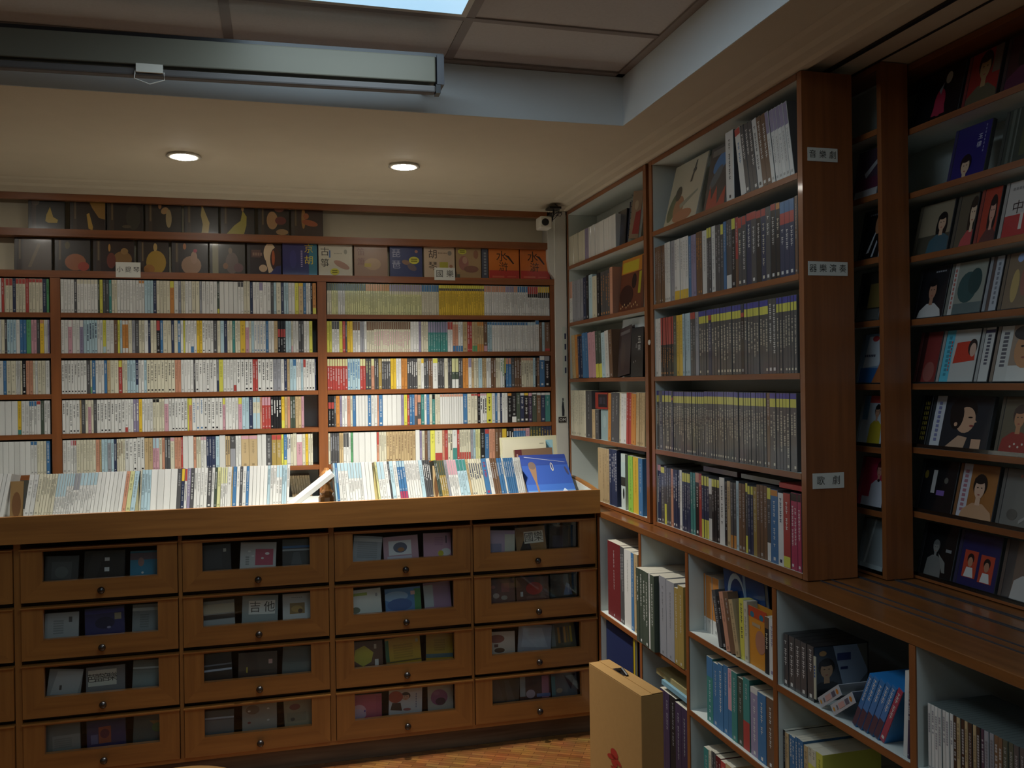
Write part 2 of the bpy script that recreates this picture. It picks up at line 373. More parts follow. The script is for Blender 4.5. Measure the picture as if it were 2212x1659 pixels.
# ================================================================ DRAWER CABINET AND BIN
DR = [-.5047, -.6891, -.8726, -1.0565, -1.2357]
CX = [(-1.279, -.815), (-.7906, -.3268), (-.3105, .1590), (.1809, .6560), (.6690, 1.1300)]
YD = 3.095
def cabinet():
    r = empty('drawer_cabinet', (0, 3.35, -H), 'long brown wooden cabinet of glass-fronted drawers under the CD bin', 'cabinet')
    x0, x1 = -1.33, 1.1375
    part('back', MB().box(x0, x1, 3.57, 3.58, -1.24, -.4845), WIN, r)
    part('plinth', MB().box(x0, x1-.02, 3.125, 3.50, -H+.0005, -1.2385), WDK, r)
    part('top', MB().box(x0, x1, 3.120, 3.58, -.4838, -.4825), WIN, r)
    part('floor_board', MB().box(x0, x1, 3.100, 3.57, -1.2378, -1.2250), WX, r)
    ups = [(-1.33, -1.282), (-.8125, -.793), (-.3245, -.3125), (.1612, .1790), (.6582, .6668), (1.1320, 1.1375)]
    for a, b in ups: part('upright', MB().box(a, b, 3.0975, 3.57, -1.2245, -.4845), WZ, r)
    cols = [(-1.282, -.8125), (-.793, -.3245), (-.3125, .1612), (.1790, .6582), (.6668, 1.1320)]
    for a, b in cols:
        for z in DR[1:4]: part('divider', MB().box(a+.0005, b-.0005, 3.125, 3.56, z-.002, z+.006), WIN, r)
    for ci, (a, b) in enumerate(CX):
        for ri in range(4):
            zt = DR[ri]; zb = DR[ri+1]+.0145
            off = (ci*7+ri*3) % 4*.0012
            d = MB(); y0, y1 = YD-.004-off, YD+.014-off
            fx = .0615; ga, gb = a+fx, b-fx; gt, gb_ = zt-.0105, zb+.0625
            d.prism([(a, y0, zb), (b, y0, zb), (gb, y0, gb_), (ga, y0, gb_)], (0, y1-y0, 0))
            fr = part('drawer', d, WX, r)
            s = MB(); s2_ = MB()
            s.prism([(a, y0, zb), (ga, y0, gb_), (ga, y0, zt-.004), (a, y0, zt-.004)], (0, y1-y0, 0))
            s2_.prism([(b, y0, zb), (b, y0, zt-.004), (gb, y0, zt-.004), (gb, y0, gb_)], (0, y1-y0, 0))
            part('side_rail', s, WZ, fr); part('side_rail', s2_, WZ, fr)
            part('top_rail', MB().box(a-.002, b+.002, y0-.009, y1, zt-.0045, zt), WX, fr)
            part('head_rail', MB().box(ga+.0002, gb-.0002, y0, y1, gt, zt-.0042), WX, fr)
            part('glass_pane', MB().box(ga-.002, gb+.002, y1+.0005, y1+.0025, gb_-.003, gt+.004), GLASS, fr)
            part('tray', MB().box(a+.01, b-.01, y1+.004, y1+.25, zb+.012, zb+.018), WIN, fr)
            kx = (a+b)/2+.004; kz = zb+.0285
            part('knob', MB().lathe([(.005, 0), (.0045, -.008), (.0105, -.013), (.0115, -.019), (.008, -.024), (.002, -.026)], (kx, y0, kz), 'y', 20), KNOB, fr, smooth=True)
cabinet()
YW = 3.071; ZBIN = -.4395
def cdbin():
    r = empty('cd_bin', (0, 3.33, -.482), 'long open wooden CD bin with a high front board on top of the cabinet', 'bin')
    x0, x1 = -1.33, 1.1372
    part('front_board', MB().box(x0, .62, 3.052, YW, -.4824, -.3970), WX, r)
    part('front_board', MB().box(.6202, x1, 3.052, YW, -.4824, -.3970), WX, r, label='right-hand length of front board')
    part('bin_floor', MB().box(x0, 1.118, 3.0715, 3.598, ZBIN-.008, ZBIN), LAM, r)
    part('bottom_panel', MB().box(x0, x1, 3.0715, 3.598, -.4822, -.4750), WX, r)
    pts = [(3.0715, -.482), (3.0715, -.398), (3.12, -.3905), (3.19, -.3825), (3.30, -.374), (3.597, -.368), (3.597, -.482)]
    part('end_board', MB().prism([(1.1185, y, z) for y, z in pts], (.0185, 0, 0)), WY, r)
    part('end_lining', MB().prism([(1.1155, y, z-.004) for y, z in pts[1:6]]+[], (.0025, 0, 0)) if 0 else MB().prism([(1.1155, 3.0720, ZBIN+.0005), (1.1155, 3.0720, -.402), (1.1155, 3.30, -.380), (1.1155, 3.59, -.374), (1.1155, 3.59, ZBIN+.0005)], (.0025, 0, 0)), LAM, r)
cdbin()

# ================================================================ RIGHT-HAND SIDE
ZK = -.4785
def counter():
    solo('countertop', MB().box(1.138, XB-.002, .2, 3.565, ZK-.021, ZK), WTOP, (1.37, 1.9, ZK-.02),
         'long wooden counter top under the right-hand shelves with grooves for the sliding cases', 'counter top', bevel=.002)
    c = bpy.data.objects['countertop']
    for x in (1.232, 1.262, 1.338, 1.3445, 1.400, 1.408):
        part('track', MB().box(x, x+.003, .22, 3.5, ZK+.0002, ZK+.0022), DKMET, c)
    r = empty('cubby_cabinet', (1.37, 1.9, -H), 'white cubby cabinet with wood edging under the counter on the right', 'cabinet')
    def edge(y0, y1, z0, z1, m): part('edge_strip', MB().box(1.1378, 1.1405, y0, y1, z0, z1), m, r)
    T = .017
    part('cabinet_back', MB().box(1.575, 1.58, .3, 3.09, -H+.001, ZK-.022), LAM, r)
    ys = [3.079, 2.6935, 2.349, 1.881, 1.4055, .93, .46]
    for y in ys:
        part('divider', MB().box(1.1410, 1.5745, y-T/2, y+T/2, -H+.001, ZK-.0215), LAM, r)
        edge(y-T/2, y+T/2, -H+.001, ZK-.0215, SZ)
    def sh(y0, y1, z):
        part('shelf', MB().box(1.1410, 1.5745, y0+T/2+.0005, y1-T/2-.0005, z-.015, z), LAM, r); edge(y0+T/2+.0005, y1-T/2-.0005, z-.015, z, SY)
    sh(ys[1], ys[0], -.845); sh(ys[2], ys[1], -.845)
    sh(ys[3], ys[2], -.7238); sh(ys[3], ys[2], -.952)
    sh(ys[4], ys[3], -.7254); sh(ys[4], ys[3], -.955)
    sh(ys[5], ys[4], -.7254); sh(ys[5], ys[4], -.955)
    for i in range(6): sh(ys[i+1], ys[i], -1.225)
counter()
RZ = [.4896, .2498, .0138, -.2249, -.4638]
def slide_case(y0, y1, tl, tr, label):
    r = empty('sliding_bookcase', (1.26, (y0+y1)/2, ZK), label, 'bookcase', None)
    x0, x1 = 1.198, 1.334; z0, z1 = ZK+.0025, .7245
    part('side_panel', MB().box(x0+.0025, x1, y0, y0+tr, z0, z1), SZ, r); part('side_panel', MB().box(x0+.0025, x1, y1-tl, y1, z0, z1), SZ, r)
    for a, b in ((y0, y0+tr), (y1-tl, y1)): part('edge_strip', MB().box(x0, x0+.0023, a, b, z0, z1), SZ, r)
    part('back_panel', MB().box(x1-.004, x1, y0+tr+.0003, y1-tl-.0003, z0, z1), LAM, r)
    for a, b in ((y0+tr, y0+tr+.0015), (y1-tl-.0015, y1-tl)): part('white_lining', MB().box(x0+.004, x1-.0045, a+.0001, b-.0001, RZ[4]+.001, .709), LAM, r)
    a, b = y0+tr+.002, y1-tl-.002
    for z in RZ[:4]:
        part('shelf', MB().box(x0+.003, x1-.0045, a, b, z-.0145, z), LAM, r); part('edge_strip', MB().box(x0, x0+.0028, a, b, z-.0145, z), SY, r)
    part('shelf', MB().box(x0+.003, x1-.0045, a, b, z0, RZ[4]), LAM, r); part('edge_strip', MB().box(x0, x0+.0028, a, b, z0, RZ[4]), SY, r)
    part('top_board', MB().box(x0+.003, x1-.0045, a, b, .7095, z1), LAM, r); part('edge_strip', MB().box(x0, x0+.0028, a, b, .7095, z1), SY, r)
    return r
slide_case(2.742, 3.578, .010, .024, 'narrower wooden sliding bookcase in the corner, full of books and discs')
s2 = slide_case(1.8325, 2.717, .023, .0193, 'tall wooden sliding bookcase packed with DVDs, three paper labels on its end')
part('bumper', MB().lathe([(.001, -.002), (.008, -.0015), (.009, .0005)], (1.1975, 2.728, .128), 'x', 16), RING, bpy.data.objects['sliding_bookcase'])
UZ = [.59, .438, .287, .137, -.015, -.166, -.318, -.470]
def display_case(x0, x1, y0, y1, label, ts=.015):
    r = empty('display_bookcase', ((x0+x1)/2, (y0+y1)/2, ZK), label, 'bookcase')
    z0, z1 = ZK+.0025, .7425
    for a, b in ((y0, y0+ts), (y1-ts, y1)):
        part('side_panel', MB().box(x0, x1, a, b, z0, z1), SZ, r)
    part('back_panel', MB().box(x1-.004, x1, y0+ts+.0003, y1-ts-.0003, z0, z1), LAM, r)
    a, b = y0+ts+.0005, y1-ts-.0005
    for z in UZ:
        zz = max(z-.014, z0)
        part('shelf', MB().box(x0+.003, x1-.0045, a, b, zz, z), LAM, r); part('edge_strip', MB().box(x0, x0+.0028, a, b, zz, z), SY, r)
        if z < -.1: part('acrylic_lip', MB().box(x0+.001, x0+.0026, a, b, z+.0005, z+.009), ACRYL, r)
    part('top_board', MB().box(x0, x1-.0045, a, b, .727, z1), SY, r)
    return r
display_case(1.3785, 1.452, 1.785, 2.70, 'narrow wooden sliding display case behind the DVD bookcase, showing albums face out')
display_case(1.458, 1.597, .55, 3.3, 'long wooden display case along the right wall with rows of face-out albums')
# paper labels
def card(txt, x0, x1, z0, z1, y, label, tilt=0, size=None):
    cx, cz = (x0+x1)/2, (z0+z1)/2; w_, h_ = x1-x0, z1-z0
    M = Matrix.Translation((cx, y, cz+H)) @ Matrix.Rotation(tilt, 4, 'Y')
    g = MB(); g.box(-w_/2, w_/2, 0, .0008, -h_/2, h_/2, C('#cfcfc6'))
    n = len(txt); s = size or min(h_*.62, w_/n*.8)
    for i, ch in enumerate(txt): put_text(g, ch, -w_/2+w_*(i+.5)/n, -.0003, -s*.03, s, C('#3c3a36'))
    o = bpy.data.objects.new('shelf_label', g.mesh('shelf_label', PAPER)); COL.objects.link(o); o.matrix_world = M
    tag(o, label, 'label', 'handwritten section labels')
card('音樂劇', 1.2119, 1.2925, .513, .5450, 1.8310, 'highest paper label on the end of the DVD bookcase')
card('器樂演奏', 1.2092, 1.3160, .2435, .2765, 1.8310, 'middle paper label with four characters on the end of the DVD bookcase')
card('歌劇', 1.2143, 1.2989, -.2600, -.2235, 1.8310, 'lowest paper label with two characters on the end of the DVD bookcase')
card('小提琴', -.5834, -.4965, .4170, .4740, 3.5955, 'paper label with three characters on the bookcase top, left part')
card('國樂', .6287, .7152, .4265, .4780, 3.5955, 'paper label with two characters on the bookcase top, right part')

# ================================================================ SPINES
ORD = 'first second third fourth fifth sixth seventh eighth ninth tenth eleventh twelfth thirteenth fourteenth fifteenth sixteenth seventeenth eighteenth nineteenth twentieth'.split()
TENS = {20: 'twenty', 30: 'thirty', 40: 'forty', 50: 'fifty', 60: 'sixty', 70: 'seventy', 80: 'eighty', 90: 'ninety'}
def ordw(n):
    if n <= 20: return ORD[n-1]
    if n > 99: return 'hundred-and-'+ordw(n-100) if n > 100 else 'hundredth'
    t, u = n//10*10, n % 10
    return TENS[t]+'-'+ORD[u-1] if u else TENS[t][:-1]+'ieth'
NUM = 'one two three four five six seven eight nine ten eleven twelve thirteen fourteen fifteen sixteen seventeen eighteen nineteen twenty'.split()
def numw(n):
    if n <= 20: return NUM[n-1]
    t, u = n//10*10, n % 10
    return TENS[t]+('-'+NUM[u-1] if u else '')
TOK = re.compile(r"^(-?\d+)x(\d+)([a-zA-Z])(?:\^((?:[a-zA-Z]\d+)+))?(?:_([a-zA-Z])(\d+))?(?:'(.))?(?:@(\d+))?$")
LIGHT = set('weYyLcpdsaolmg')
rng = random.Random(7)
def spine(w_, h_, d_, base, tops, bot, mark, r_, side, kind):
    """one case or book standing on end: local x thickness, y depth, z height, spine at y=0. returns (case, label) builders"""
    c = .0007 if kind != 'book' else .0004
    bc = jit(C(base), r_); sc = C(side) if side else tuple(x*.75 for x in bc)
    b = MB(); hw = w_/2
    p = [(-hw, d_), (-hw, c), (-hw+c, 0), (hw-c, 0), (hw, c), (hw, d_)]
    i = len(b.v); n = 6
    b.v += [(x, y, 0) for x, y in p]+[(x, y, h_) for x, y in p]
    b.f.append((5, 4, 3, 2, 1, 0)); b.c.append(sc); b.f.append(tuple(range(6, 12))); b.c.append(sc if kind != 'book' else C('#c8c2b0'))
    for k in range(n):
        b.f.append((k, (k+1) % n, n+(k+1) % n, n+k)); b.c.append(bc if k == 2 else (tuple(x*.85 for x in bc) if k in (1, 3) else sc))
    L = MB(); m = .0006; x0, x1 = -hw+c+.0001, hw-c-.0001
    e = .0012 if kind != 'book' else .0
    L.box(x0, x1, -.0003, .0, e, h_-e, bc)
    z = h_-e
    for tc, tf in tops:
        dz = h_*tf/100; L.poly([(x0, -.0005, z-dz), (x1, -.0005, z-dz), (x1, -.0005, z), (x0, -.0005, z)], jit(C(tc), r_)); z -= dz
    zb = e
    if bot:
        zb = h_*bot[1]/100; L.poly([(x0, -.0005, e), (x1, -.0005, e), (x1, -.0005, zb), (x0, -.0005, zb)], jit(C(bot[0]), r_))
    if mark != '-':
        mc = C(mark) if mark else (tuple(x*.6 for x in bc) if base in LIGHT else tuple(min(1, x*.5+.32) for x in bc))
        gw = min((x1-x0)*.56, .009); cell = max(gw*1.15, .0042)
        span = (z-zb); a0 = z-span*r_.uniform(.06, .14); a1 = zb+span*r_.uniform(.15, .55); zz = a0; cnt = 0
        while zz-cell > a1 and cnt < 13:
            hh = cell*.78
            if gw > .0045:
                L.poly([(-gw/2, -.0006, zz-hh*.28), (gw/2, -.0006, zz-hh*.28), (gw/2, -.0006, zz-hh*.08), (-gw/2, -.0006, zz-hh*.08)], mc)
                L.poly([(-gw*.12, -.00065, zz-hh), (gw*.12, -.00065, zz-hh), (gw*.12, -.00065, zz), (-gw*.12, -.00065, zz)], mc)
                if cnt % 2: L.poly([(-gw*.45, -.0006, zz-hh*.9), (gw*.45, -.0006, zz-hh*.9), (gw*.45, -.0006, zz-hh*.72), (-gw*.45, -.0006, zz-hh*.72)], mc)
            else:
                L.poly([(-gw/2, -.0006, zz-hh), (gw/2, -.0006, zz-hh), (gw/2, -.0006, zz), (-gw/2, -.0006, zz)], mc)
            zz -= cell*(1.0 if r_.random() > .12 else 1.8); cnt += 1
        if r_.random() < .6 and zb < .03 and gw > 0:
            L.poly([(-gw/2, -.0006, zb+.006), (gw/2, -.0006, zb+.006), (gw/2, -.0006, zb+.006+gw*.9), (-gw/2, -.0006, zb+.006+gw*.9)], mc)
    return b, L
CDS = []; used_labels = set()
def row(axis, val, v, z, start, toks, where, kind='cd', h=.1245, d=.135, lean=0, back=0, hvar=0, group=None, side=None, vfn=None, u2=None, gap=.0005):
    """kind: cd (queued for the 300 / rest split), dvd, book"""
    ts = [TOK.match(t) for t in toks.split()]
    for t, raw in zip(ts, toks.split()):
        if not t: raise ValueError('bad token '+raw)
    pos = (lambda u: onY(val, u, vfn(u) if vfn else v).x) if axis == 'y' else (lambda u: -onX(val, u, vfn(u) if vfn else v).y)
    noun = {'cd': 'CD', 'dvd': 'DVD', 'book': 'book', 'magazine': 'magazine', 'cassette': 'cassette'}[kind]
    if axis == 'y': lims = [(-1.6265, -.8107), (-.7766, .1556), (.1919, 1.1267)] if val > 3.5 else [(-1.32, 1.113)]
    elif val > 1.19: lims = [(-3.566, -2.7692), (-2.6915, -1.8543)]
    else: lims = [(-3.0690, -2.7025), (-2.6845, -2.3580), (-2.3400, -1.8900), (-1.8720, -1.4145), (-1.3965, -.9390)]
    mid = pos((start+int(ts[-1][1]))/2); lo, hi = min(lims, key=lambda q: abs((q[0]+q[1])/2-mid)); pos0 = pos
    pos = lambda u: min(max(pos0(u), lo), hi)
    u = start; k = 0
    names = [CN[t[3]] for t in ts]
    for i, t in enumerate(ts):
        u1, n, base, top, bc, bh, mark, hs = int(t[1]), int(t[2]), t[3], t[4], t[5], t[6], t[7], t[8]
        tops = [(a, int(b)) for a, b in re.findall(r'([a-zA-Z])(\d+)', top)] if top else []
        bot = (bc, int(bh)) if bc else None
        hh = h*(int(hs)/100 if hs else 1)*(1-(rng.uniform(0, hvar) if hvar else 0))
        s0, s1 = pos(u), pos(u1); wd = (s1-s0)/n
        for j in range(n):
            k += 1
            if wd < .002: continue
            ang = lean(u+(u1-u)*(j+.5)/n) if callable(lean) else lean
            th = wd*abs(math.cos(math.radians(ang)))-gap
            th = max(th, .0015)
            cx = s0+wd*(j+.5)
            if axis == 'y': X, Y = Vector((1, 0, 0)), Vector((0, 1, 0)); org = Vector((cx, val, z))
            else: X, Y = Vector((0, -1, 0)), Vector((1, 0, 0)); org = Vector((val, -cx, z))
            a = math.radians(ang); bk = math.radians(back); Z = Vector((0, 0, 1))
            X1 = X*math.cos(a)-Z*math.sin(a); Z1 = X*math.sin(a)+Z*math.cos(a)
            Z2 = Z1*math.cos(bk)+Y*math.sin(bk); Y2 = Y*math.cos(bk)-Z1*math.sin(bk)
            yj = rng.uniform(0, .0025)
            org = org+Vector((0, 0, H+.0003+th/2*abs(math.sin(a))+(d*math.sin(bk) if bk > 0 else 0)))+Y*yj
            M = Matrix(((X1.x, Y2.x, Z2.x, org.x), (X1.y, Y2.y, Z2.y, org.y), (X1.z, Y2.z, Z2.z, org.z), (0, 0, 0, 1)))
            band = ''
            if tops: band = ' with '+CN[tops[-1][0]]+' top'
            elif bot: band = ' with '+CN[bot[0]]+' foot'
            prev = ('right of a '+names[i-1]+' one') if i else 'at the left end'
            pl = noun+('s' if n > 1 else '')
            if n > 1: lb = f'{ordw(j+1)} of {numw(n)} {CN[base]} {pl} {prev}, {where}'
            else: lb = f'{CN[base]} {noun}{band} {prev}, {where}'
            if len(lb.split()) > 16: lb = lb.replace(band, '')
            if len(lb.split()) > 16: lb = lb.replace(' in its row', '').replace('violet-blue', 'violet').replace('bright blue', 'blue').replace('dark purple', 'purple')
            if lb in used_labels and i+1 < len(ts):
                lb = lb.replace(prev, f'between a {names[i-1] if i else "side"} and a {names[i+1]} one')
            if lb in used_labels or len(lb.split()) > 16: lb = f'{CN[base]} {noun}, {ordw(k)} from the left end of its row, {where}'
            used_labels.add(lb)
            px = (u1-u)/n
            CDS.append(dict(M=M, a=(th, hh, d, base, tops, bot, mark, side), lb=lb, kind=kind, area=px*hh, g=group or f'{noun}s, {where}', seed=rng.random()))
        u = u1
A, B_, C_ = 'bookcase far-left bay', 'bookcase middle bay', 'bookcase right bay'
RW = ['top row', 'second row', 'third row', 'fourth row', 'fifth row']
YF = 3.604
vrow = [642, 728, 812, 896, 976]
Arows = ["-30x4w 3x3w 9x1r 12x1e 27x2e^r20 34x1B 55x3e^r15 62x1r 92x4e^r10 100x1B 106x1g",
 "-30x4w 3x3w 10x1e 15x1K 35x3c'b 43x1w 57x2b 67x1g 79x2p 86x1K 95x1y^s10 103x2w 107x1m",
 "-30x4w 7x3w 14x1b 34x2e 44x3w 48x1e 56x1k'w 71x2s 76x1e 81x1w 98x2e 107x1w",
 "-30x4w 38x5w'- 46x1y_t15 63x2w 79x3w^b15 88x1w^r10 95x1G 108x2w",
 "-30x4w 66x8w'- 80x2w^b10 100x3e 108x1b'w"]
Brows = ["160x4w 166x1K 211x6w^e12 215x1G 222x1Y 235x2K 241x1t 253x2e 300x7w 312x2w^o8 331x3c 338x1B 367x4e 376x1o^Y20 385x1w 391x1a 400x2e 414x2w 431x2e 436x1a 469x4w 474x1G_Y15 514x4w'- 526x2w^K15 540x2e@104 546x1B 560x2w 568x1w^m25 585x2w 591x1K 597x1c 607x1e 613x1B 623x2c 637x2w 645x1Y 655x1d^y10 661x1b 671x2w 675x1k 683x1o_Y20",
 "147x2w 156x1p^w20 172x2w 180x1m^w20 187x1c 210x4c'B 222x2w 229x1Y_c20 246x2w 254x1n 259x1Y 264x1c 277x2o^w12_w15 285x1e 292x1a 300x1K 312x2e 320x1w 325x1B 338x2e 346x1k^r30 352x1b 370x2e 376x1B 384x1e 390x1b'w 396x1w 400x1Y 412x2w 419x1w_b20 425x1w 437x2y 461x4w'k 469x1K 476x1e 484x1c 491x1B 502x2e 508x1t 519x2e 530x1y 538x1p^w20 543x1e 549x1c 574x4w'b 580x1b 592x2w 600x1d 617x3k^k25r25 629x2c 633x1e_p20 645x2w 656x2K 668x2w 675x1Y",
 "187x8w'k 195x1K 199x1e_g20 206x1b'w 225x3w 231x1b 238x1d 256x2e 264x1r^Y20 275x2e 293x3c 299x1B_c25 311x2w 317x1c 378x8e'k 391x2s 418x4w 422x1K 468x6w'k 473x1a_B35 482x1Y 504x3w 511x1w_r20 546x4w'k 557x2r 590x4w'k 607x2a 614x1w 620x1B 626x1d 633x1c 640x1c^b20 650x2w 655x1c 661x1w^r25 680x3w'k 683x1B",
 "172x5w'k 176x1d 184x1K 190x1e 197x1p^e20 202x1e 209x1K 270x8w'k 277x1w_r15 288x2w 300x2m'w 307x1y 312x1w 330x3w 344x2e^k10 355x2e 364x1p^w15 405x6w'k 408x1Y 415x1s^Y20 440x3w'b 481x5w'k 487x1p^Y20 515x4w 523x1p^Y20 538x2c 546x1B 562x2e^c15_c50 566x1s 585x3r^p25 608x4k'w 615x1y_Y25 621x1d 627x1s 638x2G 651x2d 657x1p",
 "153x2w 158x1w^p15 165x2w^r15 173x1e 200x4e 207x1e 215x1s 219x1d 232x2c 240x1a^c10 246x1c 252x1B 266x3e'n 270x1e 296x3w'k 312x2w'k@103 330x2d 344x2p^c30 350x1e 356x1s 368x2K 377x1e^p10 391x2s 395x1r 418x2w'-@104 424x1s 434x2e 446x2w^p10 457x2B 466x1B 474x1c 487x1w'-@103 497x2d'K 509x1K_a60 521x2w 538x1d^p10 556x1d^p10 575x2w'-@102 587x1K 608x2D^r15 613x1Y 620x1b_Y20 628x2w'B 633x1e 641x1e@104 653x1p^w25 660x1e 666x1y 676x2e"]
Crows = ["716x2e^G22 730x3L^G22 745x3w^G22 790x10L^G22 841x10L^o22 911x14L^m22e10 948x7e^b22 967x4y^Y10K8 1046x17y^Y10K8 1092x9w^s20 1110x4w^m20 1118x2w^s20 1140x5w^b20 1162x5w^r25k12 1187x6w^y20k18",
 "717x2Y 733x3w^K25 740x1Y 746x1r 750x1K 762x2y 778x3w^n28 787x2a 792x1w 808x3e^n28 887x17e^n25'p 905x3w 910x1m 925x3e 967x8t^m35 978x2w^r25 990x2s^e8_b20 1000x2w_b20 1010x1d 1020x2r 1031x2d_g20 1045x3d^o12_o25 1053x1n_p20 1063x2c^b8 1140x14w^b10 1157x3w^c10 1165x1w^b12@106 1171x1n 1177x1c 1188x1n_r10",
 "751x8r^L22 778x5c'b 790x2r^L22 802x2K'L 809x1s^L22 818x2K 825x1D 844x4K^e8 856x2y 867x2w 880x2o 902x5K'w 910x1e 916x1w^y15 926x2K 935x2n 946x1w^Y15 960x3K 968x1e 976x2K 991x2G^L45_w30 1000x2K 1012x2o 1019x1w^m30 1024x1d 1034x2e 1042x1c 1051x2d 1061x2w 1071x2n 1081x2e 1090x2w'g 1093x1k^Y50 1105x2b^s20 1112x1K 1127x3n 1152x5e^s8'k 1157x1c 1160x1k 1166x1n 1177x1b^w12'w@106 1188x1k^a15'w@106",
 "722x2k^k20r20 726x1K 734x1o 739x1m 750x2w 757x1s 762x1e 769x1b 795x4w'- 802x1b'w 815x2w 819x1s 827x1b'w 867x4w'- 873x1m 880x1Y 885x1r 896x2b'w 902x1s_K30 910x1K^s25_s20 917x1t 922x1w 928x1b 934x1e 940x1t^k15 951x2e 1001x10w^s8'- 1010x1b 1018x1e 1032x2e^r6 1038x1k^r8 1052x3w^p6'k 1063x1Y'k 1070x1w 1075x1b 1081x1w 1085x1B 1097x2w 1106x1k^o8 1116x1k_w20 1124x1G 1133x1B^w8'w 1142x1k^y8'w 1150x1M^p10 1160x1G^w5'w 1169x1n^w8 1178x1B^w8 1189x1t^w8",
 "714x1e 733x4K'a 742x2d 754x2w^K45 758x1w 763x1g 814x4w'- 819x1s^r40 835x3e 898x10d'n 907x1w'-@103 912x1m 918x1e 924x1n 930x1a 940x1Y 956x1e_r25 961x1s 968x1r 978x2e'K 988x1w_t40 993x1r 1017x5e_r25 1023x1a 1028x1c 1038x2L 1048x1k 1057x1b^r15 1070x2s 1085x2n 1095x1G^y30 1110x3k'w 1136x5b^s8 1145x1p 1170x4G'y@105 1192x4B'y@105"]
for i in range(5):
    z = ZSH[i]
    row('y', YF, vrow[i], z, -60, Arows[i], f'{RW[i]}, {A}')
    row('y', YF, vrow[i], z, 130.5 if i < 3 else 134, Brows[i], f'{RW[i]}, {B_}')
    row('y', YF, vrow[i], z, 706 if i < 3 else 709, Crows[i], f'{RW[i]}, {C_}')
# tapes behind the leaning book, lowest visible shelf
row('y', 3.66, 1030, -.462, 632, "676x8d", 'behind leaning slab', h=.10, lean=-8, d=.08, group='small tan cases in the gap behind the bin')
# bin, three stretches
vb = lambda u: 1103-(u)*.0395
YN = 3.185
row('y', YN, 0, ZBIN+.008, -60, "-30x3w 6x4w'-", 'front bin, far left', h=.142, lean=9, back=8, vfn=vb, d=.12)
row('y', YN, 0, ZBIN+.008, 50, "71x2w 81x1e 112x5e 135x4w^c55 150x3w^c30 163x2w^a40 200x5w^c30 262x7w'- 270x1s 280x1L 290x1c", 'front bin left', h=.136, lean=7, back=8, vfn=vb, d=.12)
row('y', YN, 0, ZBIN+.008, 299, "303x1e 323x3c 380x4w'- 389x1K 396x1B^y30 402x1w^r30 409x1m'w 417x1K'w 423x1w 446x3w 455x1K'w 461x1w 467x1G 475x1L 489x3w^L40 498x1w 501x1d 509x1b 516x1w 522x1K 530x1w 536x1b 576x5w'- 582x1c 595x2w 608x2w^c30 618x2c 624x1w", 'front bin middle', h=.138, lean=2.5, back=8, vfn=vb, d=.12)
row('y', YN, 0, ZBIN+.008, 726, "730x1c 735x1b 757x3w^c20 787x5w^c40 811x3w'-", 'front bin beside leaning slab', h=.138, lean=-4, back=8, vfn=vb, d=.12)
row('y', YN, 0, ZBIN+.008, 819, "823x1L 838x2w^c45 846x1w 850x1K 858x1c 866x1w 883x3b^c15_P20 914x6w 922x1c 938x4K'w", 'front bin between tan cards', h=.138, lean=-6, back=8, vfn=vb, d=.12)
row('y', YN, 0, ZBIN+.008, 950, "957x2G 971x3D^G40 977x1a 997x4w^p40 1018x3c^t30 1023x1d 1052x6e'B 1063x1b'P 1071x1w 1085x3n 1096x2b 1100x1w 1121x5b 1137x4w", 'front bin near blue book', h=.136, lean=-8, back=8, vfn=vb, d=.12)

# sliding bookcase 2 (DVDs)
XS = 1.2035
DX = dict(d=.121)
P2 = 'DVD bookcase'
row('x', XS, 420, RZ[0], 1569, "1586x1w'k", P2+' top shelf', 'dvd', d=.121, h=.19, lean=-1, side='K')
row('x', XS, 420, RZ[0], 1600, "1612x1w^r10'b 1638x3K'w 1648x1w'K 1668x2n'w 1716x6w^m30", P2+' top shelf, leaning', 'dvd', d=.121, h=.188, lean=-10, side='K')
row('x', XS, 530, RZ[1], 1412, "1434x6n 1447x3w 1456x1a 1486x5w_y15 1491x1b 1502x2m 1516x3n'o 1526x1w 1536x2K^Y15 1544x1w 1556x2K 1562x1K^Y15 1568x1b 1580x2K_w20 1588x1k^Y15 1594x1r_n40 1602x1K^r15'e 1611x1K^r12'w 1622x1B^r10'w 1633x1K^r10'w 1644x1k^r10'w 1654x1B^r10'e 1664x1K'w 1675x1k^r8'w 1684x1k^o8'e 1716x3B^b15r15'w 1722x1n", P2+' second shelf', 'dvd', d=.121, h=.19, hvar=.03, side='K')
row('x', XS, 730, RZ[2], 1413, "1427x2w 1454x7k^r46'o 1461x1G 1474x2y 1484x2c 1491x1c 1502x2K^r10 1509x1a 1530x4K^v8Y11'e 1537x1B^v8r8 1600x10K^v8Y11'e 1607x1k^B12r6 1660x8K^v8Y11'e 1677x2K'w 1721x7K^v8Y11'e", P2+' third shelf', 'dvd', d=.121, h=.19, hvar=.01, side='K')
row('x', XS, 920, RZ[3], 1413, "1424x3K^v7Y11'e 1431x1B^B10 1450x4K^v7Y11'e 1454x1B^B10r5 1520x16K^v7Y11'e 1590x14K^v7Y11'e 1655x12K^v7Y11'e 1662x1n 1721x8K^v7Y11'e", P2+' fourth shelf', 'dvd', d=.121, h=.192, hvar=.01, side='K')
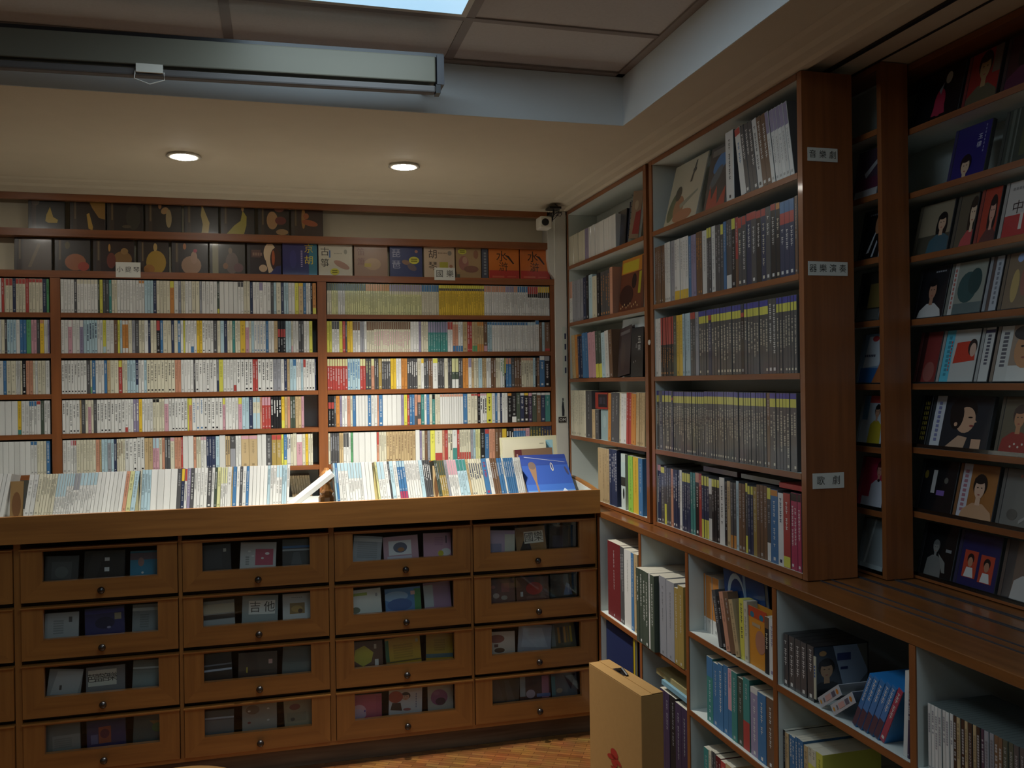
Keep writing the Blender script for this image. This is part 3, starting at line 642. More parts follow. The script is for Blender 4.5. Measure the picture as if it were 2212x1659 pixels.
row('x', XS, 1130, RZ[4], 1414, "1419x1B 1428x2B^p10'w 1436x1K^Y10 1441x1K_Y35 1450x2K 1455x1s 1469x3B'w 1474x1w 1492x4B^Y15 1502x2t 1510x1k^s15'w 1516x1r 1531x3B^Y15_Y30 1538x1K^w25_w35 1554x3k^Y12 1565x1w'k 1571x1k 1578x1d 1590x2K_o20 1596x1c 1610x2n 1615x1K^Y12_Y25 1626x2B^Y12 1634x1D 1656x3n 1664x1K^Y15_w25 1680x1b^o8'w 1692x1w'B 1707x1r_Y15'w 1730x3P^k10'w", P2+' bottom shelf', 'dvd', d=.121, h=.19, hvar=.06, side='K')
# sliding bookcase 1 (corner)
P1 = 'corner bookcase'
row('x', XS, 540, RZ[0], 1227, "1263x7e'- 1271x1m 1330x12w'-", P1+' top shelf', 'cd', h=.125, d=.115)
row('x', XS, 640, RZ[1], 1227, "1236x2w^s40 1259x4a 1266x1B 1271x1k 1279x1c 1289x1e 1296x1k 1317x4K'o 1323x1s", P1+' second shelf', 'book', h=.18, hvar=.10, d=.115)
row('x', XS, 760, RZ[2], 1236, "1243x2d 1249x1o 1258x2B 1271x2b 1287x2p 1300x2G_Y30 1308x1c 1316x1w 1323x1n", P1+' third shelf', 'book', h=.185, hvar=.10, d=.115, lean=-4)
row('x', XS, 890, RZ[3], 1230, "1246x4e 1250x1e 1265x4e 1278x1K 1285x1d@61 1293x1K@61", P1+' fourth shelf', 'book', h=.19, hvar=.02, d=.115)
row('x', XS, 900, RZ[3], 1312, "1318x1o 1336x2K 1340x1e 1352x2w 1362x2r 1372x1o 1391x5d", P1+' fourth shelf, right part', 'book', h=.185, hvar=.03, d=.115, lean=3)
row('x', XS, 1060, RZ[4], 1292, "1302x1d 1316x3d 1333x4B'w", P1+' bottom shelf', 'book', h=.21, hvar=.02, d=.115)
row('x', XS, 1060, RZ[4], 1357, "1367x1l 1379x1y 1388x1b", P1+' bottom shelf, right part', 'book', h=.20, hvar=.02, d=.115)
# cubbies
XK = 1.150
K = 'cubby cabinet'
row('x', XK, 1240, -.845, 1312, "1339x1R 1347x2K 1362x1w 1368x1b 1376x1d", K+' far bay, upper', 'book', h=.27, hvar=.04, d=.19)
row('x', 1.120, 1320, -.845, 1360, "1400x4G'w 1404x1w 1413x1G'w", K+' second bay, upper', 'book', h=.24, d=.19, hvar=.01)
row('x', 1.134, 1320, -.845, 1425, "1423x1p 1438x1a 1455x1a 1463x1D 1475x1D", K+' second bay, right of black ones', 'book', h=.245, hvar=.08, d=.19)
row('x', XK, 1500, -1.225, 1425, "1445x2M 1458x1k 1484x2M", K+' second bay, bottom', 'book', h=.26, hvar=.03, d=.19)
row('x', 1.185, 1300, -.7238, 1510, "1524x1w^o75 1538x1w^o75 1553x1w^o75", K+' third bay, upper left', 'book', h=.165, d=.18, hvar=.02, gap=.004)
row('x', 1.146, 1340, -.7238, 1552, "1560x1K 1568x1k 1577x1s 1588x1n 1597x1d", K+' third bay, upper, leaning', 'book', h=.16, d=.03, lean=-15, hvar=.15)
row('x', XK, 1400, -.7238, 1598, "1608x1Y'G 1616x1e", K+' third bay, beside orange box', 'dvd', h=.155, d=.03, lean=-2)
row('x', XK, 1420, -.7238, 1651, "1660x1k^n20'e 1672x1w'm", K+' third bay, right end', 'book', h=.14, d=.14)
row('x', XK, 1520, -.952, 1527, "1540x1t^b30'c 1551x1b 1562x1b'w 1572x1b 1580x1p_b40 1592x1t 1604x1G 1618x1t_r40", K+' third bay, middle', 'book', h=.185, d=.17, hvar=.06)
row('x', XK, 1580, -.952, 1621, "1637x1m^w8'w 1655x1b'w 1672x1n'w", K+' third bay, middle right', 'book', h=.175, d=.17, hvar=.02)
row('x', XK, 1630, -1.225, 1520, "1530x1t 1536x1e 1545x2K 1556x2R 1566x1r 1580x1d", K+' third bay, bottom', 'book', h=.20, d=.17, hvar=.05)
row('x', XK, 1450, -.7254, 1692, "1703x1K'w 1716x1K'w 1729x1K'w 1742x1K'w 1757x1K'w", K+' fourth bay, black boxes', 'cd', h=.124, d=.142, side='k', gap=.0015)
row('x', XK, 1640, -.955, 1688, "1696x1k 1704x1d 1717x2b'w 1735x3b'w 1744x1d 1762x2e_Y70 1776x1Y", K+' fourth bay, lower', 'book', h=.125, d=.15, hvar=.05)
row('x', XK, 1620, -.7254, 2004, "2058x7w'a 2066x1k 2074x1d 2083x1k 2090x1d 2100x1k 2108x1d 2117x1k 2125x1M 2145x2a 2165x2n 2188x2G 2212x2K 2250x3a", K+' fifth bay', 'cd', h=.125, d=.142, side='#5a625f')
# leaning blue DVDs
row('x', XK, 1540, -.7254, 1838, "1848x1u_M35'w 1860x1u_M35'w 1872x1u_M35'w 1884x1u_M35'w 1896x1u_M35'w 1908x1P'w", K+' fourth bay, leaning', 'dvd', h=.135, d=.13, lean=26, side='u')
row('x', XK, 1540, -.7254, 1948, "1958x1w'- 1963x1M", K+' fourth bay, right end', 'book', h=.165, d=.15, lean=3)

cds = sorted([c for c in CDS if c['kind'] == 'cd'], key=lambda c: (not any(q in c['lb'] for q in ('corner bookcase', 'cubby', 'front bin', 'slab')), -c['area']))
keep = {id(c) for c in cds[:300]}
rest = MB()
for c in CDS:
    th, hh, d, base, tops, bot, mark, side = c['a']; r_ = random.Random(c['seed'])
    kind = c['kind']; b, L = spine(th, hh, d, base, tops, bot, mark, r_, side, kind)
    if kind == 'cd' and id(c) not in keep:
        rest.add(b, c['M']); rest.add(L, c['M']); continue
    if kind == 'cd':
        b.v += []; i = len(b.v); b.v += L.v; b.f += [tuple(i+k for k in f) for f in L.f]; b.c += L.c
    nm = {'cd': 'cd_case', 'dvd': 'dvd_case', 'book': 'book', 'magazine': 'magazine'}[kind]
    o = bpy.data.objects.new(nm, b.mesh(nm, PRINT if kind != 'book' else PAPER)); COL.objects.link(o); o.matrix_world = c['M']
    tag(o, c['lb'], {'cd': 'CD case', 'dvd': 'DVD case', 'book': 'book', 'magazine': 'magazine'}[kind], c['g'])
    if kind != 'cd': lpart('spine_label' if kind == 'dvd' else 'spine', L, PRINT if kind != 'book' else PAPER, o)
o = bpy.data.objects.new('cd_cases', rest.mesh('cd_cases', PRINT)); COL.objects.link(o)
tag(o, 'the remaining thin CD cases filling the rows of the back bookcase', 'CD cases', None, 'stuff')

# ================================================================ FACE-OUT ALBUMS
def R_(x0, y0, x1, y1, c): return ('r', x0, y0, x1, y1, c)
def E_(x, y, a, b, c, rot=0): return ('e', x, y, a, b, c, rot)
def P_(c, *p): return ('p', p, c)
def T_(s, x, y, z, c): return ('t', s, x, y, z, c)
def LN(x, y0, y1, w_, c, n=7):            # a column of small type
    st = (y1-y0)/n; return [('r', x-w_/2, y0+st*k+st*.15, x+w_/2, y0+st*k+st*.8, c) for k in range(n)]
def LH(y, x0, x1, h_, c, n=7):            # a line of small type
    st = (x1-x0)/n; return [('r', x0+st*k+st*.12, y-h_/2, x0+st*k+st*.85, y+h_/2, c) for k in range(n)]
def PR(x, y, s, hair, skin, cloth, lng=0, turn=0):
    """printed portrait: y is the chin height, s the head height"""
    o = []
    if lng: o.append(E_(x, y-.10*s+.3*s, .52*s, .85*s, hair))
    o.append(P_(cloth, (x-1.1*s, 0), (x+1.1*s, 0), (x+.95*s, max(.01, y-.55*s)), (x+.35*s, max(.02, y-.22*s)), (x-.35*s, max(.02, y-.22*s)), (x-.95*s, max(.01, y-.55*s))))
    o.append(P_(skin, (x-.16*s, y-.3*s), (x+.16*s, y-.3*s), (x+.15*s, y+.2*s), (x-.15*s, y+.2*s)))
    o.append(E_(x, y+.58*s, .46*s, .50*s, hair)); o.append(E_(x+turn*.08*s, y+.42*s, .34*s, .44*s, skin))
    o.append(E_(x-.05*s-turn*.1*s, y+.80*s, .38*s, .17*s, hair))
    for dx in (-.13, .13): o.append(E_(x+(dx+turn*.1)*s, y+.47*s, .055*s, .025*s, '#2a1c18'))
    o.append(E_(x+turn*.1*s, y+.16*s, .09*s, .028*s, '#9a4a40'))
    return o
def paint(mb, w_, h_, shapes, y=-.0004):
    """flat printed shapes in unit coordinates, clipped to the card"""
    def clip(poly):
        for ax, lim, sg in ((0, 0, 1), (0, 1, -1), (1, 0, 1), (1, 1, -1)):
            out = []
            for i in range(len(poly)):
                a, b = poly[i-1], poly[i]; ia = (a[ax]-lim)*sg >= 0; ib = (b[ax]-lim)*sg >= 0
                if ia != ib:
                    t = (lim-a[ax])/(b[ax]-a[ax]); out.append((a[0]+(b[0]-a[0])*t, a[1]+(b[1]-a[1])*t))
                if ib: out.append(b)
            poly = out
            if not poly: break
        return poly
    for s in shapes:
        y -= .00006
        if s[0] == 't':
            vs, fs = text_polys(s[1])
            for f in fs: mb.poly([((s[2]-.5)*w_+vs[i][0]*s[4]*h_, y, s[3]*h_+vs[i][1]*s[4]*h_) for i in f], C(s[5]))
            continue
        if s[0] == 'r': pl = [(s[1], s[2]), (s[3], s[2]), (s[3], s[4]), (s[1], s[4])]; c = s[5]
        elif s[0] == 'e':
            ca, sa = math.cos(s[6]), math.sin(s[6]); c = s[5]
            pl = [(s[1]+s[3]*math.cos(t)*ca-s[4]*math.sin(t)*sa, s[2]+s[3]*math.cos(t)*sa+s[4]*math.sin(t)*ca) for t in [2*math.pi*k/18 for k in range(18)]]
        else: pl = list(s[1]); c = s[2]
        pl = clip(pl)
        if len(pl) > 2: mb.poly([((a-.5)*w_, y, b*h_) for a, b in pl], C(c))
def faceout(axis, val, u0, u1, v, z, label, bg, shapes, h=.124, back=6, group=None, name='album', cat='album', d=.0105, side='#3a3a3c', lean=0, hinge=True, sticker=None, wd=None, at=None):
    if at is not None: s0, s1 = at
    else:
        f = (lambda u: onY(val, u, v).x) if axis == 'y' else (lambda u: -onX(val, u, v).y)
        s0, s1 = f(u0), f(u1)
    if wd: s1 = s0+wd
    w_ = s1-s0-.0012; cx = (s0+s1)/2
    if axis == 'y': X, Y = Vector((1, 0, 0)), Vector((0, 1, 0)); org = Vector((cx, val, z))
    else: X, Y = Vector((0, -1, 0)), Vector((1, 0, 0)); org = Vector((val, -cx, z))
    a, bk = math.radians(lean), math.radians(back); Z = Vector((0, 0, 1))
    X1 = X*math.cos(a)-Z*math.sin(a); Z1 = X*math.sin(a)+Z*math.cos(a)
    Z2 = Z1*math.cos(bk)+Y*math.sin(bk); Y2 = Y*math.cos(bk)-Z1*math.sin(bk)
    org = org+Vector((0, 0, H+.0003+w_/2*abs(math.sin(a))+d*math.sin(bk)))
    M = Matrix(((X1.x, Y2.x, Z2.x, org.x), (X1.y, Y2.y, Z2.y, org.y), (X1.z, Y2.z, Z2.z, org.z), (0, 0, 0, 1)))
    b = MB(); c = .0009
    sc = C(side); pts = [(-w_/2, c, 0), (-w_/2+c, 0, 0), (w_/2-c, 0, 0), (w_/2, c, 0), (w_/2, d, 0), (-w_/2, d, 0)]
    b.prism(pts, (0, 0, h), sc)
    o = bpy.data.objects.new(name, b.mesh(name, PLAS)); COL.objects.link(o); o.matrix_world = M; tag(o, label, cat, group)
    art = MB(); m = .0012; hx = .010 if hinge else 0
    art.box(-w_/2+m+hx, w_/2-m, -.0003, 0, m, h-m, C(bg))
    sub = MB(); paint(sub, w_-2*m-hx, h-2*m, shapes)
    art.add(sub, Matrix.Translation((hx/2, 0, m)))
    ob = lpart('cover', art, COVERM, o)
    if hinge: lpart('hinge_strip', MB().box(-w_/2+.0014, -w_/2+.0098, -.0008, 0, m, h-m, tuple(.6*x+.02 for x in C(bg))), COVERM, o)
    if sticker:
        sx, sy, rx, ry, c_ = sticker
        st = MB(); st.poly([((sx-.5)*w_+rx*w_*math.cos(t), -.0022, sy*h+ry*h*math.sin(t)) for t in [2*math.pi*k/20 for k in range(20)]], C(c_))
        st.poly([((sx-.5)*w_+rx*w_*math.cos(t), -.0018, sy*h+ry*h*math.sin(t)) for t in [2*math.pi*k/20 for k in range(20)]][::-1], C(c_))
        for q in (-.35, .2): st.poly([((sx-.5)*w_-rx*w_*.6, -.0023, (sy+q*ry)*h), ((sx-.5)*w_+rx*w_*.6, -.0023, (sy+q*ry)*h), ((sx-.5)*w_+rx*w_*.6, -.0023, (sy+q*ry+.25*ry)*h), ((sx-.5)*w_-rx*w_*.6, -.0023, (sy+q*ry+.25*ry)*h)], C('#6a6420'))
        lpart('sticker', st, PAPER, o, 'yellow sticker' if 'd4' in c_ or c_ == 'Y' else 'white sticker')
    return o
SK, SK2, GW = '#c89a78', '#8a6048', '#b8a44a'
DK = '#2a201c'
SIDE = [R_(.0, 0, .12, 1, '#3a2c24'), R_(.04, .35, .09, .95, '#6b5a3e')]
G1 = 'albums on the upper wall shelf'; G2 = 'albums along the bookcase top'
V1 = 465; Z1 = .5934
for u0, u1, lb, bg, sh in [
 (60, 140, 'dark album with a small yellow seated figure, leftmost on the wall shelf', '#15130f', [R_(0, 0, .14, 1, '#3b2a24'), E_(.12, .85, .12, .12, '#54473a'), P_('#b89a20', (.42, .25), (.45, .45), (.56, .7), (.62, .5), (.66, .38), (.8, .30), (.78, .2), (.5, .2))]),
 (150, 228, 'dark brown album with a gold slanting gown, second on the wall shelf', '#2a1a14', SIDE+[P_('#9c7430', (.45, 1), (1, .95), (1, .35), (.8, .4), (.6, .7)), P_('#c69c40', (.42, .5), (.5, .55), (.62, .1), (.6, 0), (.48, .05))]),
 (230, 310, 'very dark album with a faint grey dancer, third on the wall shelf', '#1f1a1c', SIDE+[E_(.7, .45, .22, .4, '#33302a'), E_(.5, .15, .14, .05, '#514636')]),
 (313, 392, 'dark album with a pale dancer bending sideways, fourth on the wall shelf', '#1f1713', SIDE+[E_(.5, .7, .13, .10, '#b08a5a', .8), E_(.62, .45, .09, .3, '#a89468'), E_(.35, .85, .05, .1, '#a8754a')]),
 (397, 472, 'dark album with a slim standing pale figure, fifth on the wall shelf', '#1d1614', SIDE+[P_('#b8a45e', (.48, .95), (.56, .75), (.72, .35), (.68, .02), (.46, .02), (.5, .3), (.44, .6)), E_(.49, .92, .04, .08, '#b87a48')]),
 (476, 550, 'dark album with a figure in a wide yellow-green gown, sixth on the wall shelf', '#211a18', SIDE+[P_('#a89c38', (.1, .02), (.35, .3), (.55, .45), (.62, .8), (.75, .6), (.74, .3), (.66, .02)), E_(.62, .85, .045, .08, '#b08a58')]),
 (557, 625, 'dark album with a couple in pale and red clothes, seventh on the wall shelf', '#201512', SIDE+[E_(.4, .5, .2, .3, '#b48a5e'), E_(.7, .5, .2, .14, '#6e2a28'), E_(.65, .9, .18, .12, '#8a5648'), E_(.75, .12, .22, .1, '#a48258')]),
 (628, 698, 'dark reddish album with an orange reclining figure, eighth on the wall shelf', '#332019', SIDE+[E_(.33, .6, .07, .35, '#a4743a'), E_(.55, .45, .28, .1, '#a4552e', -.2), E_(.42, .68, .1, .1, '#a45a30')])]:
    faceout('y', 3.626, u0, u1, V1, Z1, lb, bg, sh, h=.1225, back=3, group=G1)
V2 = 560; Z2 = .4387
for u0, u1, lb, bg, sh, st, dd in [
 (30, 112, 'greyish faded album with a pale stripe, leftmost on the bookcase top', '#4c443e', SIDE+[R_(.16, 0, 1, 1, '#5a4e44'), P_('#77664e', (.3, .1), (.4, .1), (.68, .8), (.6, .85))], None, 0),
 (117, 195, 'dark album with an orange-red reclining gown, second on the bookcase top', '#2b2420', SIDE+[E_(.55, .28, .33, .26, '#9c5a30'), E_(.8, .15, .18, .14, '#a43c22'), E_(.3, .8, .08, .12, '#5a5030')], None, 0),
 (200, 290, 'dark brown album with gold dancers beside a candle, third on the bookcase top', '#2a1712', SIDE+[E_(.35, .75, .03, .12, '#c08838'), E_(.7, .4, .25, .25, '#8a6432'), E_(.4, .35, .12, .25, '#6e2e20'), E_(.75, .65, .1, .1, '#9a7440')], None, 0),
 (297, 365, 'dark album with a figure in a broad yellow gown, fourth on the bookcase top', '#2a1d14', SIDE+[E_(.55, .32, .36, .38, '#a88428'), E_(.52, .8, .07, .13, '#b89858'), E_(.3, .1, .2, .15, '#a06a2a')], None, 0),
 (370, 450, 'dark album with a lady in white beside a second head, fifth on the bookcase top', '#261b17', SIDE+[E_(.5, .25, .3, .3, '#a07c60'), E_(.58, .5, .1, .2, '#a8846a'), E_(.3, .85, .05, .1, '#a8652e'), E_(.62, .72, .06, .06, '#a02a40')], None, 0),
 (452, 530, 'murky green-brown album with a faint couple, sixth on the bookcase top', '#3b362e', [R_(0, 0, .18, 1, '#8d8768'), E_(.6, .35, .2, .35, '#6a5850'), E_(.55, .75, .06, .1, '#7c6652'), E_(.4, .25, .08, .1, '#8a6040'), E_(.8, .2, .15, .15, '#6a4848')], None, 0),
 (533, 608, 'album with a large pale face in profile over blue, seventh on the bookcase top', '#241418', [E_(.64, .7, .2, .33, '#d9bf9a'), P_('#d9bf9a', (.5, .5), (.75, .5), (.8, .1), (.6, .05)), E_(.82, .5, .17, .38, '#35130f'), E_(.75, .55, .05, .25, '#b0552a'), P_('#252860', (.62, 0), (1, 0), (1, .3), (.85, .28)), E_(.42, .2, .13, .12, '#c8aa8a'), R_(.05, .55, .35, .8, '#5a3a34')]+LH(.66, .08, .4, .1, '#8a6a5a', 4), None, 0)]:
    faceout('y', 3.626, u0, u1, V2, Z2, lb, bg, sh, h=.124, back=3, group=G2, sticker=st)
def zh(s, x, y0, z, c):
    return [T_(ch, x, y0-i*z*1.25, z, c) for i, ch in enumerate(s)]
for u0, u1, lb, bg, sh, st in [
 (610, 686, 'navy boxed album with two yellow characters and a teal edge', '#2c2c66', [R_(.76, 0, 1, 1, '#2f7488')]+zh('京胡', .76, .84, .30, '#d4bb2c')+LN(.55, .25, .8, .05, '#a69ac0', 9)+[E_(.3, .5, .1, .3, '#353474')], None),
 (688, 762, 'off-white boxed album with black brush characters, a hand and yellow sticker', '#c9c3ae', zh('古箏', .18, .76, .30, '#33302c')+[R_(.30, .58, .35, .82, '#5a74a0'), E_(.68, .35, .26, .10, '#a8806a', -.5), E_(.80, .78, .05, .08, '#9a9886')]+LH(.72, .45, .7, .03, '#9a9684', 6), (.47, .13, .13, .11, 'Y')),
 (765, 838, 'brownish shiny boxed album beside the off-white one', '#9c7a60', zh('笛簫', .2, .78, .26, '#7a4a3a')+[E_(.55, .4, .25, .2, '#b4946e'), R_(.3, .3, .5, .42, '#b8a030')], None),
 (842, 913, 'blue boxed album with white brush characters and a round yellow sticker', '#303c6e', zh('琵琶', .19, .76, .3, '#a8acc4')+[E_(.5, .48, .14, .08, '#8a6a54', -.3), E_(.68, .32, .16, .1, '#6a5a60', -.6), E_(.82, .85, .05, .05, '#a87868')], (.74, .55, .16, .12, 'Y')),
 (916, 983, 'cream boxed album with two black characters and a yellow square', '#cdb598', zh('胡琴', .28, .76, .32, '#3a2c28')+[R_(.5, .28, .78, .52, '#b8b03a'), E_(.84, .82, .07, .08, '#8a8478'), E_(.88, .38, .06, .05, '#b07a5a')]+LH(.82, .45, .75, .04, '#8a7460', 6), None),
 (985, 1040, 'tan boxed album with a reddish painted lady and yellow sticker', '#ac8e66', [E_(.3, .5, .2, .25, '#a06a60'), E_(.35, .6, .1, .12, '#b8927a'), E_(.6, .3, .3, .12, '#8a5f50'), E_(.8, .8, .1, .15, '#9a6a50'), R_(.02, 0, .14, .12, '#5a5a4a')], (.25, .88, .17, .09, 'Y')),
 (1041, 1055, 'dark grey-blue narrow album squeezed before the orange pair', '#4a5060', LN(.5, .1, .9, .4, '#8a9098', 8), None),
 (1056, 1122, 'orange and red boxed album with black brush writing, left of the pair', '#d8782a', [R_(0, 0, 1, .28, '#c43a30'), T_('水', .42, .74, .4, '#2a1408'), T_('滸', .48, .38, .34, '#2a1408'), P_('#2a1408', (.5, .82), (.62, .72), (.8, .5), (.84, .52), (.66, .78)), R_(.1, .03, .5, .09, '#d86a50'), R_(.6, .05, .9, .08, '#d86a50')], None),
 (1124, 1188, 'orange and red boxed album with black brush writing, right of the pair', '#d0702a', [R_(0, 0, 1, .28, '#c43a30'), T_('水', .42, .74, .4, '#2a1408'), T_('滸', .48, .38, .34, '#2a1408'), P_('#2a1408', (.5, .82), (.62, .72), (.8, .5), (.84, .52), (.66, .78)), R_(.1, .03, .5, .09, '#d86a50'), R_(.6, .05, .9, .08, '#d86a50')], None)]:
    faceout('y', 3.622, u0, u1, V2+15, Z2, lb, bg, sh, h=.126, back=2, group=G2, sticker=st, hinge=False, side=bg, d=.02)

